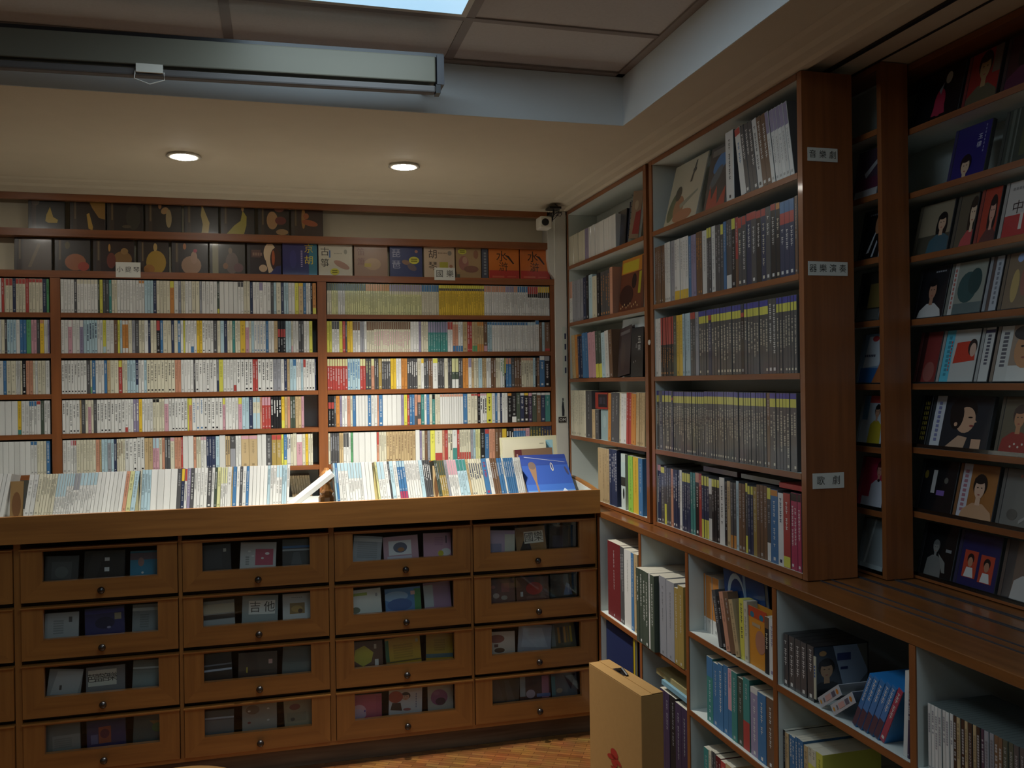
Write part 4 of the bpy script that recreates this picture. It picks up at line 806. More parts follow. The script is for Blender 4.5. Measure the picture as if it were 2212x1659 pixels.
# ---- in the drawers
def dr(ci, ri): return DR[ri]+.0
IN = [  # column, row, then three cases (x centre fraction, colour, shapes, label, lean, width)
 (1, 0, [('#3a3d3e', [R_(.2, .1, .8, .85, '#4a4e4e'), E_(.5, .4, .2, .25, '#5a5f5f')], 'grey case'), ('#1d1a1b', [R_(.5, .25, .62, .42, 'w'), R_(.5, .68, .62, .82, 'w'), P_('#2c2726', (0, 0), (.3, 0), (.5, 1), (.2, 1))], 'black case with white dots'), ('#2f7f9c', [R_(0, .7, 1, 1, '#6a5a64'), E_(.35, .6, .1, .2, '#a07a70'), E_(.4, .12, .04, .05, 'w')], 'turquoise case')]),
 (1, 1, [('#a9aeae', [R_(.7, .68, .8, .9, '#555')if 0 else R_(.7, .68, .8, .9, '#555555')]+LN(.4, .2, .8, .3, '#8c9292', 6), 'pale grey case'), ('#33356a', [R_(0, .85, 1, 1, '#3d3f8c'), E_(.5, .45, .25, .25, '#222448'), R_(.75, .55, .92, .82, '#a39a80'), E_(.6, .25, .05, .05, '#9a9ab8')], 'dark blue case'), ('#8f9696', [R_(0, .82, 1, .95, '#c9d4d4')]+LN(.4, .1, .7, .3, '#7a8080', 6), 'grey case')]),
 (1, 2, [('#8e9494', [P_('#aab0b0', (.1, 0), (.9, 0), (1, 1), (.25, 1)), R_(.35, .2, .42, .4, '#444444')], 'slanting grey case'), ('#7d7f82', [R_(.05, .25, .78, .95, '#d6d4c6')]+[T_(c_, .14+.18*i, .58, .40, '#34302c') for i, c_ in enumerate('芭蕾音樂')], 'card reading four characters on a grey case'), ('#7d8886', [R_(0, .72, 1, .8, '#c6d6d8'), R_(0, 0, 1, .66, '#8c9a96')], 'grey-green case')]),
 (1, 3, [('#6d7472', [R_(.2, 0, 1, .6, '#848a88')]+LN(.5, .1, .5, .5, '#767c7a', 5), 'dull grey case'), ('#3a3764', [R_(.3, .1, .62, .8, '#a4543e'), E_(.46, .5, .12, .2, '#6a2c3e'), R_(.1, .1, .28, .5, '#6a6a90')], 'purple-blue case with orange panel'), ('#59605c', [P_('#a07c40', (.5, .8), (.95, .8), (.9, .4)), E_(.8, .5, .2, .2, '#5c7a48')], 'grey case with yellow corner')]),
 (2, 0, [('#26282b', [R_(.75, .78, .85, .92, '#a9a9a0'), R_(.1, .1, .7, .9, '#303236')], 'dark case'), ('#b9b8b4', [R_(.42, .1, .92, .8, '#b2465e'), E_(.25, .7, .04, .04, 'w'), E_(.35, .5, .04, .04, 'w'), E_(.75, .6, .06, .06, '#e8d8d8'), E_(.62, .4, .04, .04, 'w')]+LN(.2, .1, .5, .1, '#8a8a86', 4), 'white case with a red square'), ('#34383b', [R_(0, .72, 1, .82, '#2f74b8'), R_(0, .6, 1, .68, '#aeb8bc'), P_('#4c5356', (.3, 0), (.7, 0), (.6, .55), (.4, .55))], 'dark case with a blue line')]),
 (2, 1, [('#7f8380', [R_(0, .55, 1, .95, '#a09c88'), R_(0, .3, 1, .5, '#26282a'), R_(0, 0, 1, .28, '#9aa0a0')], 'landscape case'), ('#8f9a98', [R_(.18, .3, .92, .88, '#dcdcd4'), T_('吉', .36, .58, .50, '#3c3a36'), T_('他', .76, .58, .50, '#3c3a36')], 'card reading two characters on a grey case'), ('#cfd0cc', [R_(.25, .2, .78, .68, '#9c7c4a'), E_(.5, .42, .2, .15, '#c09a56'), E_(.62, .32, .08, .1, '#5a3a24')]+LH(.92, .3, .7, .03, '#8a8a86', 6), 'white case with a small brown picture')]),
 (2, 2, [('#1a1c20', [R_(0, .38, 1, .46, '#aab8c8'), R_(0, .6, 1, .66, '#6a7480')], 'black case'), ('#4a403a', [R_(0, 0, 1, .3, '#36302e'), R_(.78, .55, .88, .75, '#d0a8a0'), R_(.2, .2, .24, .45, '#b0a040')], 'dark brown case'), ('#5f6866', [R_(0, 0, .9, .4, '#6c7672')], 'plain grey case')]),
 (2, 3, [('#4e5456', [R_(0, .72, 1, .8, '#9fb0c0'), R_(0, 0, 1, .66, '#626a6c')], 'grey case with a pale line'), ('#98958c', [E_(.3, .85, .2, .2, '#7a6a5e'), E_(.2, .8, .04, .04, 'w'), E_(.75, .85, .04, .04, 'w'), E_(.2, .3, .05, .05, '#7c3c3c'), E_(.75, .35, .04, .04, 'w')], 'speckled grey case'), ('#a79c80', [E_(.4, .75, .2, .14, '#8a4a44'), R_(.1, .1, .8, .5, '#989078'), E_(.3, .2, .08, .08, '#55504a')], 'beige case with a red mark')]),
 (3, 0, [('#8d9296', LN(.5, .1, .85, .7, '#7c8084', 8)+[R_(0, .85, 1, 1, '#b0b4b4')], 'slanting grey case'), ('#b88e9a', [R_(.15, .2, .8, .88, '#d8d8d8'), E_(.48, .55, .2, .25, '#565a70'), E_(.5, .45, .1, .1, '#a06a3a'), R_(.1, 0, .8, .15, '#c0bcc8')], 'pink case with a white framed picture'), ('#c492a4', [E_(.8, .18, .18, .18, '#d4cfc8'), E_(.62, .12, .1, .14, '#c8b828'), R_(.8, .6, .84, .95, '#4a3a4a')]+LN(.55, .5, .9, .3, '#b4809a', 5), 'pink case with a yellow moon')]),
 (3, 1, [('#cbd0c8', [R_(0, .82, .55, .95, '#9cb04a'), E_(.15, .2, .15, .14, '#6a705c'), E_(.85, .8, .04, .08, '#9a9a9a')], 'white case with a green strip'), ('#4d82b8', [R_(.82, 0, 1, 1, '#448a50'), E_(.3, .7, .35, .25, '#8cb0d0'), E_(.4, .3, .35, .3, '#3a62a0'), R_(.72, .72, .84, .9, '#d8b0a8')], 'blue case with a green edge'), ('#a8819c', [R_(0, 0, .35, 1, '#b9c0c0'), R_(.4, .1, .95, .9, '#a67e98')], 'mauve case with a white strip')]),
 (3, 2, [('#5b4034', [P_('#b0a83c', (.05, .3), (.1, .75), (.4, .92), (.7, .6), (.62, .2), (.35, .02)), R_(.74, .02, .86, .3, 'w'), R_(.72, .75, .8, .95, '#b0aa9a')], 'brown case with a big yellow sticker'), ('#c09a26', [R_(0, 0, .1, 1, '#2d6a48'), R_(.86, .8, .94, .95, '#a8a47a'), R_(0, 0, 1, .06, '#6a5a28')]+LN(.5, .15, .8, .55, '#ac8820', 6), 'mustard yellow case with a green edge'), ('#b89228', [R_(0, 0, 1, .18, '#4a6c74')]+LN(.5, .3, .85, .4, '#a47e1e', 5), 'mustard yellow case with a blue foot')]),
 (3, 3, [('#b05068', [E_(.2, .35, .25, .3, '#c89aa8'), E_(.15, .2, .3, .25, '#b8a0b8'), R_(.8, 0, 1, 1, '#a84862'), E_(.4, .35, .03, .05, '#5a3a90')], 'rose pink case'), ('#c8c6c6', PR(.5, .5, .32, '#2a1c1c', '#c8a088', '#c8c6c6')[2:]+[E_(.2, .65, .22, .25, '#b0503c'), P_('#3a2420', (.05, .1), (.4, .05), (.35, .4), (.1, .4)), E_(.55, .1, .12, .06, '#a86060')]+LN(.82, .15, .8, .03, '#7a7a90', 6), 'white case with a figure in red'), ('#b7b1a4', [E_(.45, .5, .33, .38, '#9c5a84'), E_(.5, .3, .2, .18, '#4c2a44'), E_(.35, .7, .12, .1, '#a86a90')], 'white case with a purple splash')]),
 (4, 0, [('#a692a6', [R_(0, 0, .5, .45, '#7a7690'), R_(.68, .7, .85, .8, '#36342c'), R_(.62, 0, 1, .9, '#b8b8a8')], 'lilac case'), ('#8c6a40', [P_('#241c18', (.1, 0), (.5, 0), (.45, .35), (.25, .45)), R_(.28, .32, .92, .88, '#d6d4c4'), T_('國', .44, .58, .48, '#3c3a36'), T_('樂', .76, .58, .48, '#3c3a36')], 'card reading two characters on a tan case'), ('#1f1c20', [R_(.1, 0, .5, .6, '#26263c'), R_(.6, .1, .9, .9, '#2a2422')], 'black case')]),
 (4, 1, [('#5d4140', [E_(.3, .35, .12, .12, '#9a8c84'), E_(.6, .25, .12, .1, '#8c8880'), R_(.5, .5, .8, .9, '#7c4848'), E_(.2, .75, .08, .08, '#8a5a5a')], 'brown speckled case'), ('#5e3c34', [E_(.55, .55, .26, .3, '#a4322e'), R_(.3, .02, .9, .2, '#6c4840'), R_(.12, .2, .2, .42, '#b0b4b4')], 'brown case with a red disc'), ('#15252a', [P_('#4a6a8c', (.5, .1), (.62, .7), (.75, .6), (.85, .1)), P_('#2c4a34', (.85, .1), (1, .1), (1, .5))], 'black-green case')]),
 (4, 2, [('#b9b4ac', [E_(.3, .75, .3, .2, '#7a4a4c'), E_(.4, .2, .2, .12, '#3c3030'), R_(.2, .35, .35, .5, '#5a3c40')], 'white case with dark brush marks'), ('#9da2ac', [P_('#b0b6c0', (.1, .05), (.9, .05), (.7, .95), (.15, .95))], 'slanting silver case'), ('#66604c', [R_(0, 0, .2, 1, '#7e8480')]+[R_(.3+.12*i, .12, .38+.12*i, .85, c_) for i, c_ in enumerate(('#b0823c', '#34302c', '#c08a3c', '#8c6a2c', '#b8a030'))], 'case striped orange and yellow')]),
 (4, 3, [('#33383a', [P_('#3e4446', (.1, 0), (.5, 0), (.2, 1), (0, 1)), P_('#454c4e', (.6, 0), (.9, 0), (.6, 1), (.45, 1))], 'dark slanting case'), ('#4a3434', [R_(.72, 0, .95, 1, '#a8768c'), R_(0, .1, .18, 1, '#90989c'), R_(.55, .05, 1, .2, '#5a7ab0'), E_(.35, .2, .15, .2, '#a89aa8')], 'brown case with a pink strip'), ('#6e747a', [P_('#2a2e3c', (.5, .9), (.95, .95), (.75, .2)), E_(.3, .2, .12, .12, '#a89a84'), R_(0, 0, .15, .9, '#5c9498')], 'grey case with a dark wedge')]),
]
CW = ['', 'leftmost', 'second', 'third', 'rightmost']; RWD = ['top', 'second', 'third', 'bottom']
for ci, ri, its in IN:
    a, b = CX[ci]; a += .062; b -= .062; n = 3
    zb_ = DR[ri+1]+.0145+.0185
    lr = random.Random(ci*10+ri); ws = [.110-lr.uniform(0, .014), .132-lr.uniform(0, .016), .105-lr.uniform(0, .010)]; tot = sum(ws); gp = (b-a+.012-tot)/2; x = a-.006
    for k, (bg, sh, nm) in enumerate(its):
        wk = ws[k]; lb = f'{nm} behind glass, {RWD[ri]} drawer of the {CW[ci]} column, {("left", "middle", "right")[k]}'
        if len(lb.split()) > 16: lb = f'{nm}, {RWD[ri]} drawer, {CW[ci]} column, {("left", "middle", "right")[k]}'
        sh2 = [tuple(s) for s in sh]
        # the visible strip of the case is its upper part
        def up(s):
            f = lambda q: .28+q*.66
            if s[0] == 'r': return ('r', s[1], f(s[2]), s[3], f(s[4]), s[5])
            if s[0] == 'e': return ('e', s[1], f(s[2]), s[3], s[4]*.66, s[5], s[6])
            if s[0] == 'p': return ('p', tuple((p[0], f(p[1])) for p in s[1]), s[2])
            return ('t', s[1], s[2], f(s[3]), s[4]*.66, s[5])
        faceout('y', 3.116+.014*k, 0, 0, 0, zb_, lb, bg, [up(s) for s in sh2], h=.1235*lr.uniform(.9, 1), lean=lr.uniform(-3.5, 3.5) if 'slant' not in nm else 6, back=9, group='cases behind the drawer windows', at=(x, x+wk), name='album', d=.012, hinge=False, side='#2c2c2e')
        x += wk+gp

# ---- display case along the right wall
X3 = 1.478
G3 = 'albums on the long display case'
W3 = [
 (1, 1963, 2068, .59, 'black album with a small pink figure, highest shelf of the long display case', '#0f0d10', [E_(.55, .35, .12, .28, '#a02a40'), P_('#a43048', (.4, .1), (.7, .1), (.6, .6), (.5, .6)), E_(.68, .8, .07, .12, '#b8b0a0'), P_('#8a8a90', (.5, .6), (.6, .75), (.55, .5))]),
 (1, 2074, 2150, .59, 'red album with a woman in profile, highest shelf of the long display case', '#8a2422', [R_(.75, .5, 1, 1, '#64584c')]+PR(.5, .45, .5, '#1f1512', '#a08058', '#5c5440', 0)),
 (1, 2158, 2260, .59, 'dark purple album with a face, cut by the top right edge of the photo', '#33141e', PR(.5, .5, .5, '#120c0e', '#8a6660', '#50203a', 1)),
 (1, 2043, 2124, .438, 'navy blue album with white characters and a face low down', '#221e66', zh('玉樓', .72, .72, .12, '#b8b8c8')+LN(.87, .4, .95, .03, '#8080a8', 8)+PR(.42, .06, .36, '#140c18', '#c0a488', '#221e66')),
 (1, 2152, 2235, .438, 'dark grey-green album near the right edge, second display shelf', '#3a4038', [R_(.1, 0, .2, 1, '#565c54'), R_(.5, .1, .9, .9, '#4c5038'), R_(.28, 0, .33, 1, '#60665e')]),
 (1, 1968, 2044, .287, 'album with a long-haired woman on a sandy background, third display shelf', '#857862', [R_(0, 0, 1, .35, '#4a4438')]+PR(.72, .42, .34, '#17110f', '#c09c80', '#3a5660', 1)),
 (1, 2050, 2096, .287, 'brown album with half a face and a red collar, third display shelf', '#5a5040', PR(.85, .4, .5, '#2a2018', '#c8ac90', '#b04a48', 1)),
 (1, 2100, 2146, .287, 'orange-red album with a dark-haired woman, third display shelf', '#a03a28', PR(.65, .35, .48, '#1f1412', '#c0907c', '#5a3430', 1)),
 (1, 2152, 2240, .287, 'white and red album with a big black character, third display shelf', '#b4ada6', [R_(0, 0, 1, .38, '#a83432'), T_('中', .34, .5, .26, '#3a2c2c'), R_(.45, .1, .54, .4, '#c8bcb0')]+LH(.86, .1, .9, .05, '#8a8480', 9)),
 (1, 1968, 2034, .137, 'black album with a woman in a white top, fourth display shelf', '#17161a', PR(.5, .36, .4, '#100c0c', '#a0745c', '#b8b4b0')+LH(.9, .5, .9, .03, '#8a8a90', 5)),
 (1, 2036, 2116, .137, 'album with a teal grove and a vertical white band, fourth display shelf', '#8a8c80', [R_(0, 0, .13, 1, '#bcb8b0'), E_(.5, .5, .3, .3, '#2e4c4c'), E_(.7, .6, .2, .25, '#25403f'), R_(.15, 0, 1, .2, '#5a6664')]+LN(.065, .1, .9, .05, '#b06a60', 9)),
 (1, 2118, 2150, .137, 'narrow pale album with a printed white band, fourth display shelf', '#a4a7ac', [R_(.0, 0, .3, 1, '#50403c')]+LN(.65, .1, .9, .2, '#70747c', 9)),
 (1, 2152, 2235, .137, 'golden-brown album with blurred figures, fourth display shelf', '#75634e', [E_(.3, .4, .12, .3, '#a8905a'), E_(.6, .5, .15, .3, '#8a5a4c'), E_(.8, .4, .12, .3, '#9a9080'), E_(.35, .9, .1, .08, '#8aa0c8')]),
 (1, 1970, 2018, -.015, 'maroon album, leftmost on the fifth display shelf', '#7c302c', [R_(.0, 0, .25, 1, '#3c1a1a'), E_(.6, .2, .3, .2, '#8c5048')]),
 (1, 2019, 2100, -.015, 'white album with cyan band and a red shape behind a head', '#b9b8b2', [R_(0, 0, .26, 1, '#58b4c8'), P_('#c03c28', (.32, .35), (.36, .75), (.9, .78), (.95, .4)), E_(.84, .65, .13, .16, '#2a1c1a'), E_(.86, .6, .09, .13, '#c4a08c')]+LN(.13, .1, .9, .08, '#3a8a9c', 9)+LN(.21, .2, .8, .03, '#c05050', 9)),
 (1, 2101, 2131, -.015, 'narrow white album with vertical print, fifth display shelf', '#bfbfba', [R_(0, .9, 1, .96, '#3c3c60')]+LN(.5, .3, .88, .35, '#50505c', 9)),
 (1, 2134, 2236, -.015, 'album with a white band and a smiling face under a hat', '#8f7d6c', [R_(0, 0, .3, 1, '#bcbcb6'), R_(.3, 0, 1, .28, '#c4c4be')]+LN(.15, .25, .9, .12, '#54545c', 9)+[E_(.66, .55, .26, .32, '#b08058'), E_(.66, .86, .33, .14, '#1c1a1e'), E_(.58, .62, .04, .02, '#20140f'), E_(.76, .62, .04, .02, '#20140f'), E_(.66, .42, .07, .02, '#8a4a3c')]),
 (1, 1971, 1996, -.166, 'black album with rows of yellow type, sixth display shelf', '#120f10', LN(.35, .1, .9, .1, '#8c7c2c', 8)+LN(.6, .1, .9, .1, '#8c7c2c', 8)+LN(.82, .1, .9, .08, '#8c7c2c', 8)),
 (1, 1998, 2128, -.166, 'album with a woman gazing sideways beside a tall white band', '#1f252b', [R_(0, 0, .18, 1, '#c4c4c6'), E_(.52, .72, .24, .26, '#14100f'), E_(.58, .55, .17, .25, '#c4997a'), P_('#c4997a', (.68, .62), (.78, .52), (.70, .48), (.66, .5)), P_('#b89478', (.28, 0), (.5, .25), (.66, .22), (.62, 0)), E_(.42, .62, .12, .26, '#14100f'), E_(.42, .46, .03, .04, '#c4997a'), E_(.66, .60, .04, .015, '#20140f'), E_(.70, .44, .04, .02, '#8a4038'), R_(.74, 0, .9, .2, '#c49a7c')]+LN(.09, .1, .9, .05, '#7a7aa0', 9), ),
 (1, 2144, 2240, -.166, 'brown-grey album with a woman in a red patterned dress', '#5b5442', PR(.42, .46, .38, '#3a2822', '#b07c58', '#8c2c26')+[E_(.3+.1*k, .12+.05*(k % 2), .025, .02, '#c8b8a8') for k in range(5)]),
 (1, 1974, 2052, -.318, 'black album with small white words and a purple mark', '#121114', [R_(.3, .35, .42, .8, '#a8a4a0'), R_(.48, .32, .72, .42, '#74589a'), E_(.72, .62, .06, .06, '#5c5850'), E_(.1, .7, .06, .08, '#6a5a20')]),
 (1, 2055, 2140, -.318, 'album with white band and a short-haired woman on orange-brown', '#95602e', [R_(0, 0, .25, 1, '#b9b6bc')]+LN(.12, .1, .9, .1, '#a06a74', 9)+PR(.55, .38, .42, '#15100f', '#c8a288', '#b88c68')),
 (1, 2147, 2240, -.318, 'grey album with small red lettering and a thin figure', '#666560', LH(.88, .35, .9, .05, '#a8584a', 7)+[E_(.3, .2, .14, .1, '#4a4844'), P_('#8c8984', (.5, .05), (.9, .3), (.92, .35), (.5, .12))]),
 (1, 1978, 2052, -.470, 'black album with a grey figure raising its arms, lowest display shelf', '#0f0f11', PR(.4, .45, .24, '#5a5a58', '#77756f', '#6c6a66')+[P_('#77756f', (.5, .45), (.75, .3), (.8, .1), (.7, .1)), R_(.72, .5, .9, .56, '#7c7c7c')]),
 (1, 2056, 2146, -.470, 'navy album with two small orange portraits, lowest display shelf', '#1f2050', [R_(.1, .15, .46, .65, '#b0402a'), R_(.54, .12, .9, .62, '#b0402a')]+[E_(.28, .5, .09, .1, '#1c1214'), E_(.28, .44, .065, .09, '#b07c60'), P_('#c8c4c0', (.15, .16), (.41, .16), (.36, .34), (.2, .34)), E_(.72, .47, .09, .1, '#1c1214'), E_(.72, .41, .065, .09, '#a4745c'), P_('#c8c4c0', (.6, .13), (.85, .13), (.8, .3), (.64, .3))]),
 (1, 2152, 2245, -.470, 'grey-brown album with a man in a pale shirt, lowest display shelf', '#5d4a40', [R_(0, 0, .22, 1, '#3c3838')]+PR(.58, .5, .34, '#16110f', '#b48a6c', '#a8a4a0')),
]
for _, u0, u1, z, lb, bg, sh in W3:
    v = {.59: 240, .438: 360, .287: 500, .137: 640, -.015: 780, -.166: 930, -.318: 1070, -.470: 1210}[z]
    faceout('x', X3, u0, u1, v, z, lb, bg, sh, h=.1235, back=14, group=G3)
G4 = 'albums on the narrow display case'
for z, u0, u1, v, lb, bg, sh in [
 (.438, 1838, 1893, 380, 'purple-grey album with pale brush strokes, narrow display case', '#4a3a48', [R_(0, 0, 1, .15, '#a8a4a4'), P_('#b0b0b4', (.3, .5), (.9, .8), (.92, .7), (.4, .4)), R_(0, .15, 1, .4, '#5a2c40')]),
 (.287, 1850, 1896, 510, 'black album with a face and white lapels, narrow display case', '#131113', [E_(.75, .68, .15, .2, '#a87450'), P_('#b8bcc0', (.3, .1), (.45, .12), (.7, .5), (.65, .52)), P_('#a8acb4', (.6, .02), (.7, .02), (.85, .3), (.8, .35))]+LH(.9, .2, .9, .03, '#5c5c60', 6)),
 (.137, 1844, 1896, 650, 'low black and olive album, narrow display case fourth shelf', '#2a2620', [R_(.0, .3, .4, .75, '#121012'), R_(.4, .25, 1, .75, '#6a5a30'), R_(0, 0, 1, .22, '#4c4c4a')]),
 (-.015, 1847, 1902, 780, 'white and blue album with red marks, narrow display case', '#7c92a8', [R_(0, 0, 1, .3, '#2c5a90'), P_('#b8bcc0', (.1, .3), (.8, .35), (.9, .95), (.2, .95)), P_('#9c5a30', (.6, 0), (1, 0), (1, .75), (.85, .4)), E_(.5, .9, .15, .06, '#a83838')]+LH(.55, .1, .6, .05, '#3a3a50', 6)),
 (-.166, 1847, 1902, 930, 'white album with a man in a yellow jacket, narrow display case', '#a9b0b6', [R_(0, .85, 1, 1, '#b8443c'), R_(0, .5, .25, 1, '#5a80a0')]+PR(.65, .55, .26, '#171210', '#b08468', '#a89428')),
 (-.318, 1847, 1903, 1060, 'crimson album with a person in a white suit, narrow display case', '#a82a48', PR(.7, .62, .3, '#5a2020', '#b88070', '#b8b8c0')+[R_(.1, 0, .9, .2, '#b8b8c0'), E_(.72, .55, .05, .03, '#20181c')]),
 (-.470, 1850, 1905, 1190, 'clear pale album case standing empty, narrow display case bottom', '#8d9494', [P_('#c0c8c8', (.1, 0), (.2, 0), (.45, 1), (.38, 1)), R_(.0, 0, 1, .1, '#a8b0b0')])]:
    faceout('x', 1.392, u0, u1, v, z, lb, bg, sh, h=.1235, back=12, group=G4)

# ---- face-out things on the sliding bookcases and in the cubbies
faceout('x', 1.212, 1432, 1502, 470, RZ[0], 'white record sleeve with a painted musician, top shelf of the DVD bookcase', '#b9b29c', [E_(.2, .3, .14, .25, '#5a6444', -.4), E_(.38, .25, .16, .2, '#9c6a48'), E_(.3, .5, .1, .12, '#3c3c34'), E_(.55, .1, .3, .1, '#a86a48'), P_('#8a8c7c', (.4, .3), (.9, .45), (.92, .42), (.45, .22)), P_('#2c2c2c', (.60, .62), (.66, .62), (.72, .95), (.68, .95)), E_(.68, .80, .05, .04, '#2c2c2c')], h=.205, back=14, name='record_sleeve', cat='record', d=.004, hinge=False, side='#b0aa98')
faceout('x', 1.216, 1518, 1567, 450, RZ[0], 'dark blue and red DVD facing out beside the record sleeve', '#30343c', [E_(.55, .72, .35, .14, '#2f74b0', .3), E_(.4, .5, .3, .1, '#4a5a68', .5), P_('#a83a30', (.1, .1), (.2, .4), (.3, .15), (.5, .35), (.6, .05), (.9, .3), (.95, 0), (.1, 0)), R_(.1, .85, .8, .95, '#6a6a6a')], h=.19, back=10, name='dvd_case', cat='DVD case', d=.014, hinge=False)
faceout('x', 1.218, 1331, 1350, 500, RZ[0], 'small black case standing after the cream CDs, corner bookcase top shelf', '#1c1a22', [R_(.2, .3, .7, .6, '#2c2a3a')], h=.135, back=4, name='book', cat='book', d=.01, hinge=False, side='#1c1a22')
def slab(name, cat, label, c0, w_, h_, d, axis, lean, back, cols, shapes, m=PAPER, pages=True, group=None):
    X, Y = (Vector((1, 0, 0)), Vector((0, 1, 0))) if axis == 'y' else (Vector((0, -1, 0)), Vector((1, 0, 0)))
    a, bk = math.radians(lean), math.radians(back); Z = Vector((0, 0, 1))
    Xa = X*math.cos(a)-Z*math.sin(a); Z1 = X*math.sin(a)+Z*math.cos(a)
    Z2 = Z1*math.cos(bk)+Y*math.sin(bk); Y2 = Y*math.cos(bk)-Z1*math.sin(bk)
    org = Vector((c0[0], c0[1], c0[2]+H+.0004+w_/2*abs(math.sin(a))+d*math.sin(max(bk, 0))))
    M = Matrix(((Xa.x, Y2.x, Z2.x, org.x), (Xa.y, Y2.y, Z2.y, org.y), (Xa.z, Y2.z, Z2.z, org.z), (0, 0, 0, 1)))
    b = MB(); b.box(-w_/2, w_/2, 0, .0012, 0, h_, C(cols)); b.box(-w_/2, w_/2, d-.0012, d, 0, h_, C(cols)); b.box(-w_/2, -w_/2+.0012, .0012, d-.0012, 0, h_, C(cols))
    paint(b, w_, h_, shapes, -.0003)
    o = bpy.data.objects.new(name, b.mesh(name, m)); COL.objects.link(o); o.matrix_world = M; tag(o, label, cat, group)
    if pages: lpart('pages', MB().box(-w_/2+.0014, w_/2-.002, .0013, d-.0013, .001, h_-.001, C('#c9c4b2')), PAPER, o)
    return o
def flat(name, cat, label, x0, x1, y0, y1, z, t, col, m=PLAS):
    return solo(name, MB().box(x0, x1, y0, y1, z, z+t, C(col)), m, ((x0+x1)/2, (y0+y1)/2, z), label, cat)
def Xy(u, v, x=1.203): p = onX(x, u, v); return p.y
slab('book', 'book', 'thin dark blue book leaning by the spiral notebook, corner bookcase top', (1.218, Xy(1346, 520), RZ[0]), .008, .15, .11, 'x', 14, 0, '#23263a', [])
nb = slab('notebook', 'notebook', 'spiral-bound brown and red notebook leaning on the corner bookcase top shelf', (1.206, Xy(1366, 510), RZ[0]), .085, .165, .012, 'x', 9, 4, '#7c6652', [P_('#7e2c28', (.3, .1), (1, .1), (1, .6), (.5, .55)), E_(.5, .7, .2, .1, '#94836c')])
g = MB()
for k in range(8):
    zc = .012+k*.02; g.tube([(-.052, -.002, zc), (-.057, .006, zc), (-.052, .014, zc)], .0012, 6)
lpart('spiral_binding', g, DKMET, nb)
slab('magazine', 'magazine', 'orange-topped magazine with a dark orchestra photo facing out, corner bookcase second shelf', (1.222, (Xy(1325, 640)+Xy(1374, 640))/2, RZ[1]), Xy(1325, 640)-Xy(1374, 640), .195, .008, 'x', 0, 6, '#6a3a26', [R_(0, .72, 1, 1, '#b8762a'), R_(.05, .74, .75, .94, '#b8a42c'), E_(.6, .55, .1, .14, '#2a1812'), R_(.80, .3, .9, .7, '#a8a02c'), E_(.3, .3, .3, .2, '#3a1c16')]+[E_(.1+.08*k, .08+.03*(k % 3), .02, .02, '#c8a878') for k in range(10)])
slab('book', 'book', 'brown book standing between the orange magazine and the post, corner bookcase', (1.208, Xy(1384, 640), RZ[1]), .018, .18, .12, 'x', 5, 0, '#5c3626', [])
slab('folder', 'folder', 'large white folder leaning across the corner bookcase third shelf', (1.236, (Xy(1318, 760)+Xy(1390, 760))/2+.01, RZ[2]), .27, .214, .010, 'x', 0, 4, '#c3ccd0', [E_(.78, .75, .025, .07, '#30508a'), R_(.3, .8, .5, .83, '#a0a8ac')])
slab('dvd_case', 'DVD case', 'dark brown DVD leaning in front of the white folder, corner bookcase', (1.209, Xy(1343, 770), RZ[2]), .115, .178, .012, 'x', -6, 6, '#3c2c2c', [E_(.4, .4, .2, .3, '#4c3a34'), R_(.1, .85, .9, .92, '#6a6464')], m=PLAS, pages=False)
slab('dvd_case', 'DVD case', 'black DVD with white characters facing out beside the post, corner bookcase', (1.204, Xy(1374, 770), RZ[2]), .105, .172, .014, 'x', 0, 2, '#18161a', [T_('五', .68, .74, .17, 'w'), T_('百', .45, .62, .10, '#a0a0a0'), T_('樂', .68, .58, .14, '#b8b8b8'), E_(.2, .3, .02, .02, 'w'), E_(.4, .32, .015, .015, 'w')], m=PLAS, pages=False)
fr = slab('small_frame', 'picture frame', 'small red box with a dark picture laid on books, corner bookcase fourth shelf', (1.203, Xy(1299, 860), RZ[3]+.119), .135, .063, .05, 'x', 0, 0, '#9a3024', [R_(.25, .12, .97, .9, '#231a20'), R_(.35, .3, .55, .7, '#3c3644'), R_(.65, .3, .8, .7, '#38323c')], m=PLAS, pages=False)
slab('book', 'book', 'pale blue-grey book facing out under the red box, corner bookcase', (1.209, Xy(1303, 900), RZ[3]), .080, .118, .02, 'x', 0, 0, '#8ea3a4', [E_(.5, .6, .2, .2, '#9cb0b0')])
slab('book', 'book', 'white book with a black and green round picture, corner bookcase bottom shelf', (1.206, Xy(1345, 1060), RZ[4]), .040, .20, .10, 'x', 0, 0, '#c4d2cc', [R_(0, .42, 1, .58, '#35352c'), R_(0, .58, 1, .85, '#b8ccc8'), E_(.55, .25, .45, .12, '#c8d4d0'), E_(.6, .28, .2, .1, '#1c2420')])
flat('book', 'book', 'large dark binder lying flat on the standing books, corner bookcase bottom shelf', 1.207, 1.325, 2.80, 3.05, RZ[4]+.2125, .010, '#2c3436', PAPER)
# flat things on top of the DVDs
flat('dvd_case', 'DVD case', 'dark red DVD lying flat on the standing DVDs, bottom shelf of the DVD bookcase', 1.222, 1.325, 2.20, 2.40, RZ[4]+.1945, .014, '#4a1c20')
flat('dvd_case', 'DVD case', 'clear grey DVD lying flat right of the dark red one, DVD bookcase bottom', 1.226, 1.325, 1.99, 2.185, RZ[4]+.1945, .012, '#6a6c68')
flat('dvd_case', 'DVD case', 'bright red DVD lying flat at the right end, DVD bookcase bottom', 1.206, 1.325, 1.858, 1.962, RZ[4]+.1945, .012, '#9c2226')
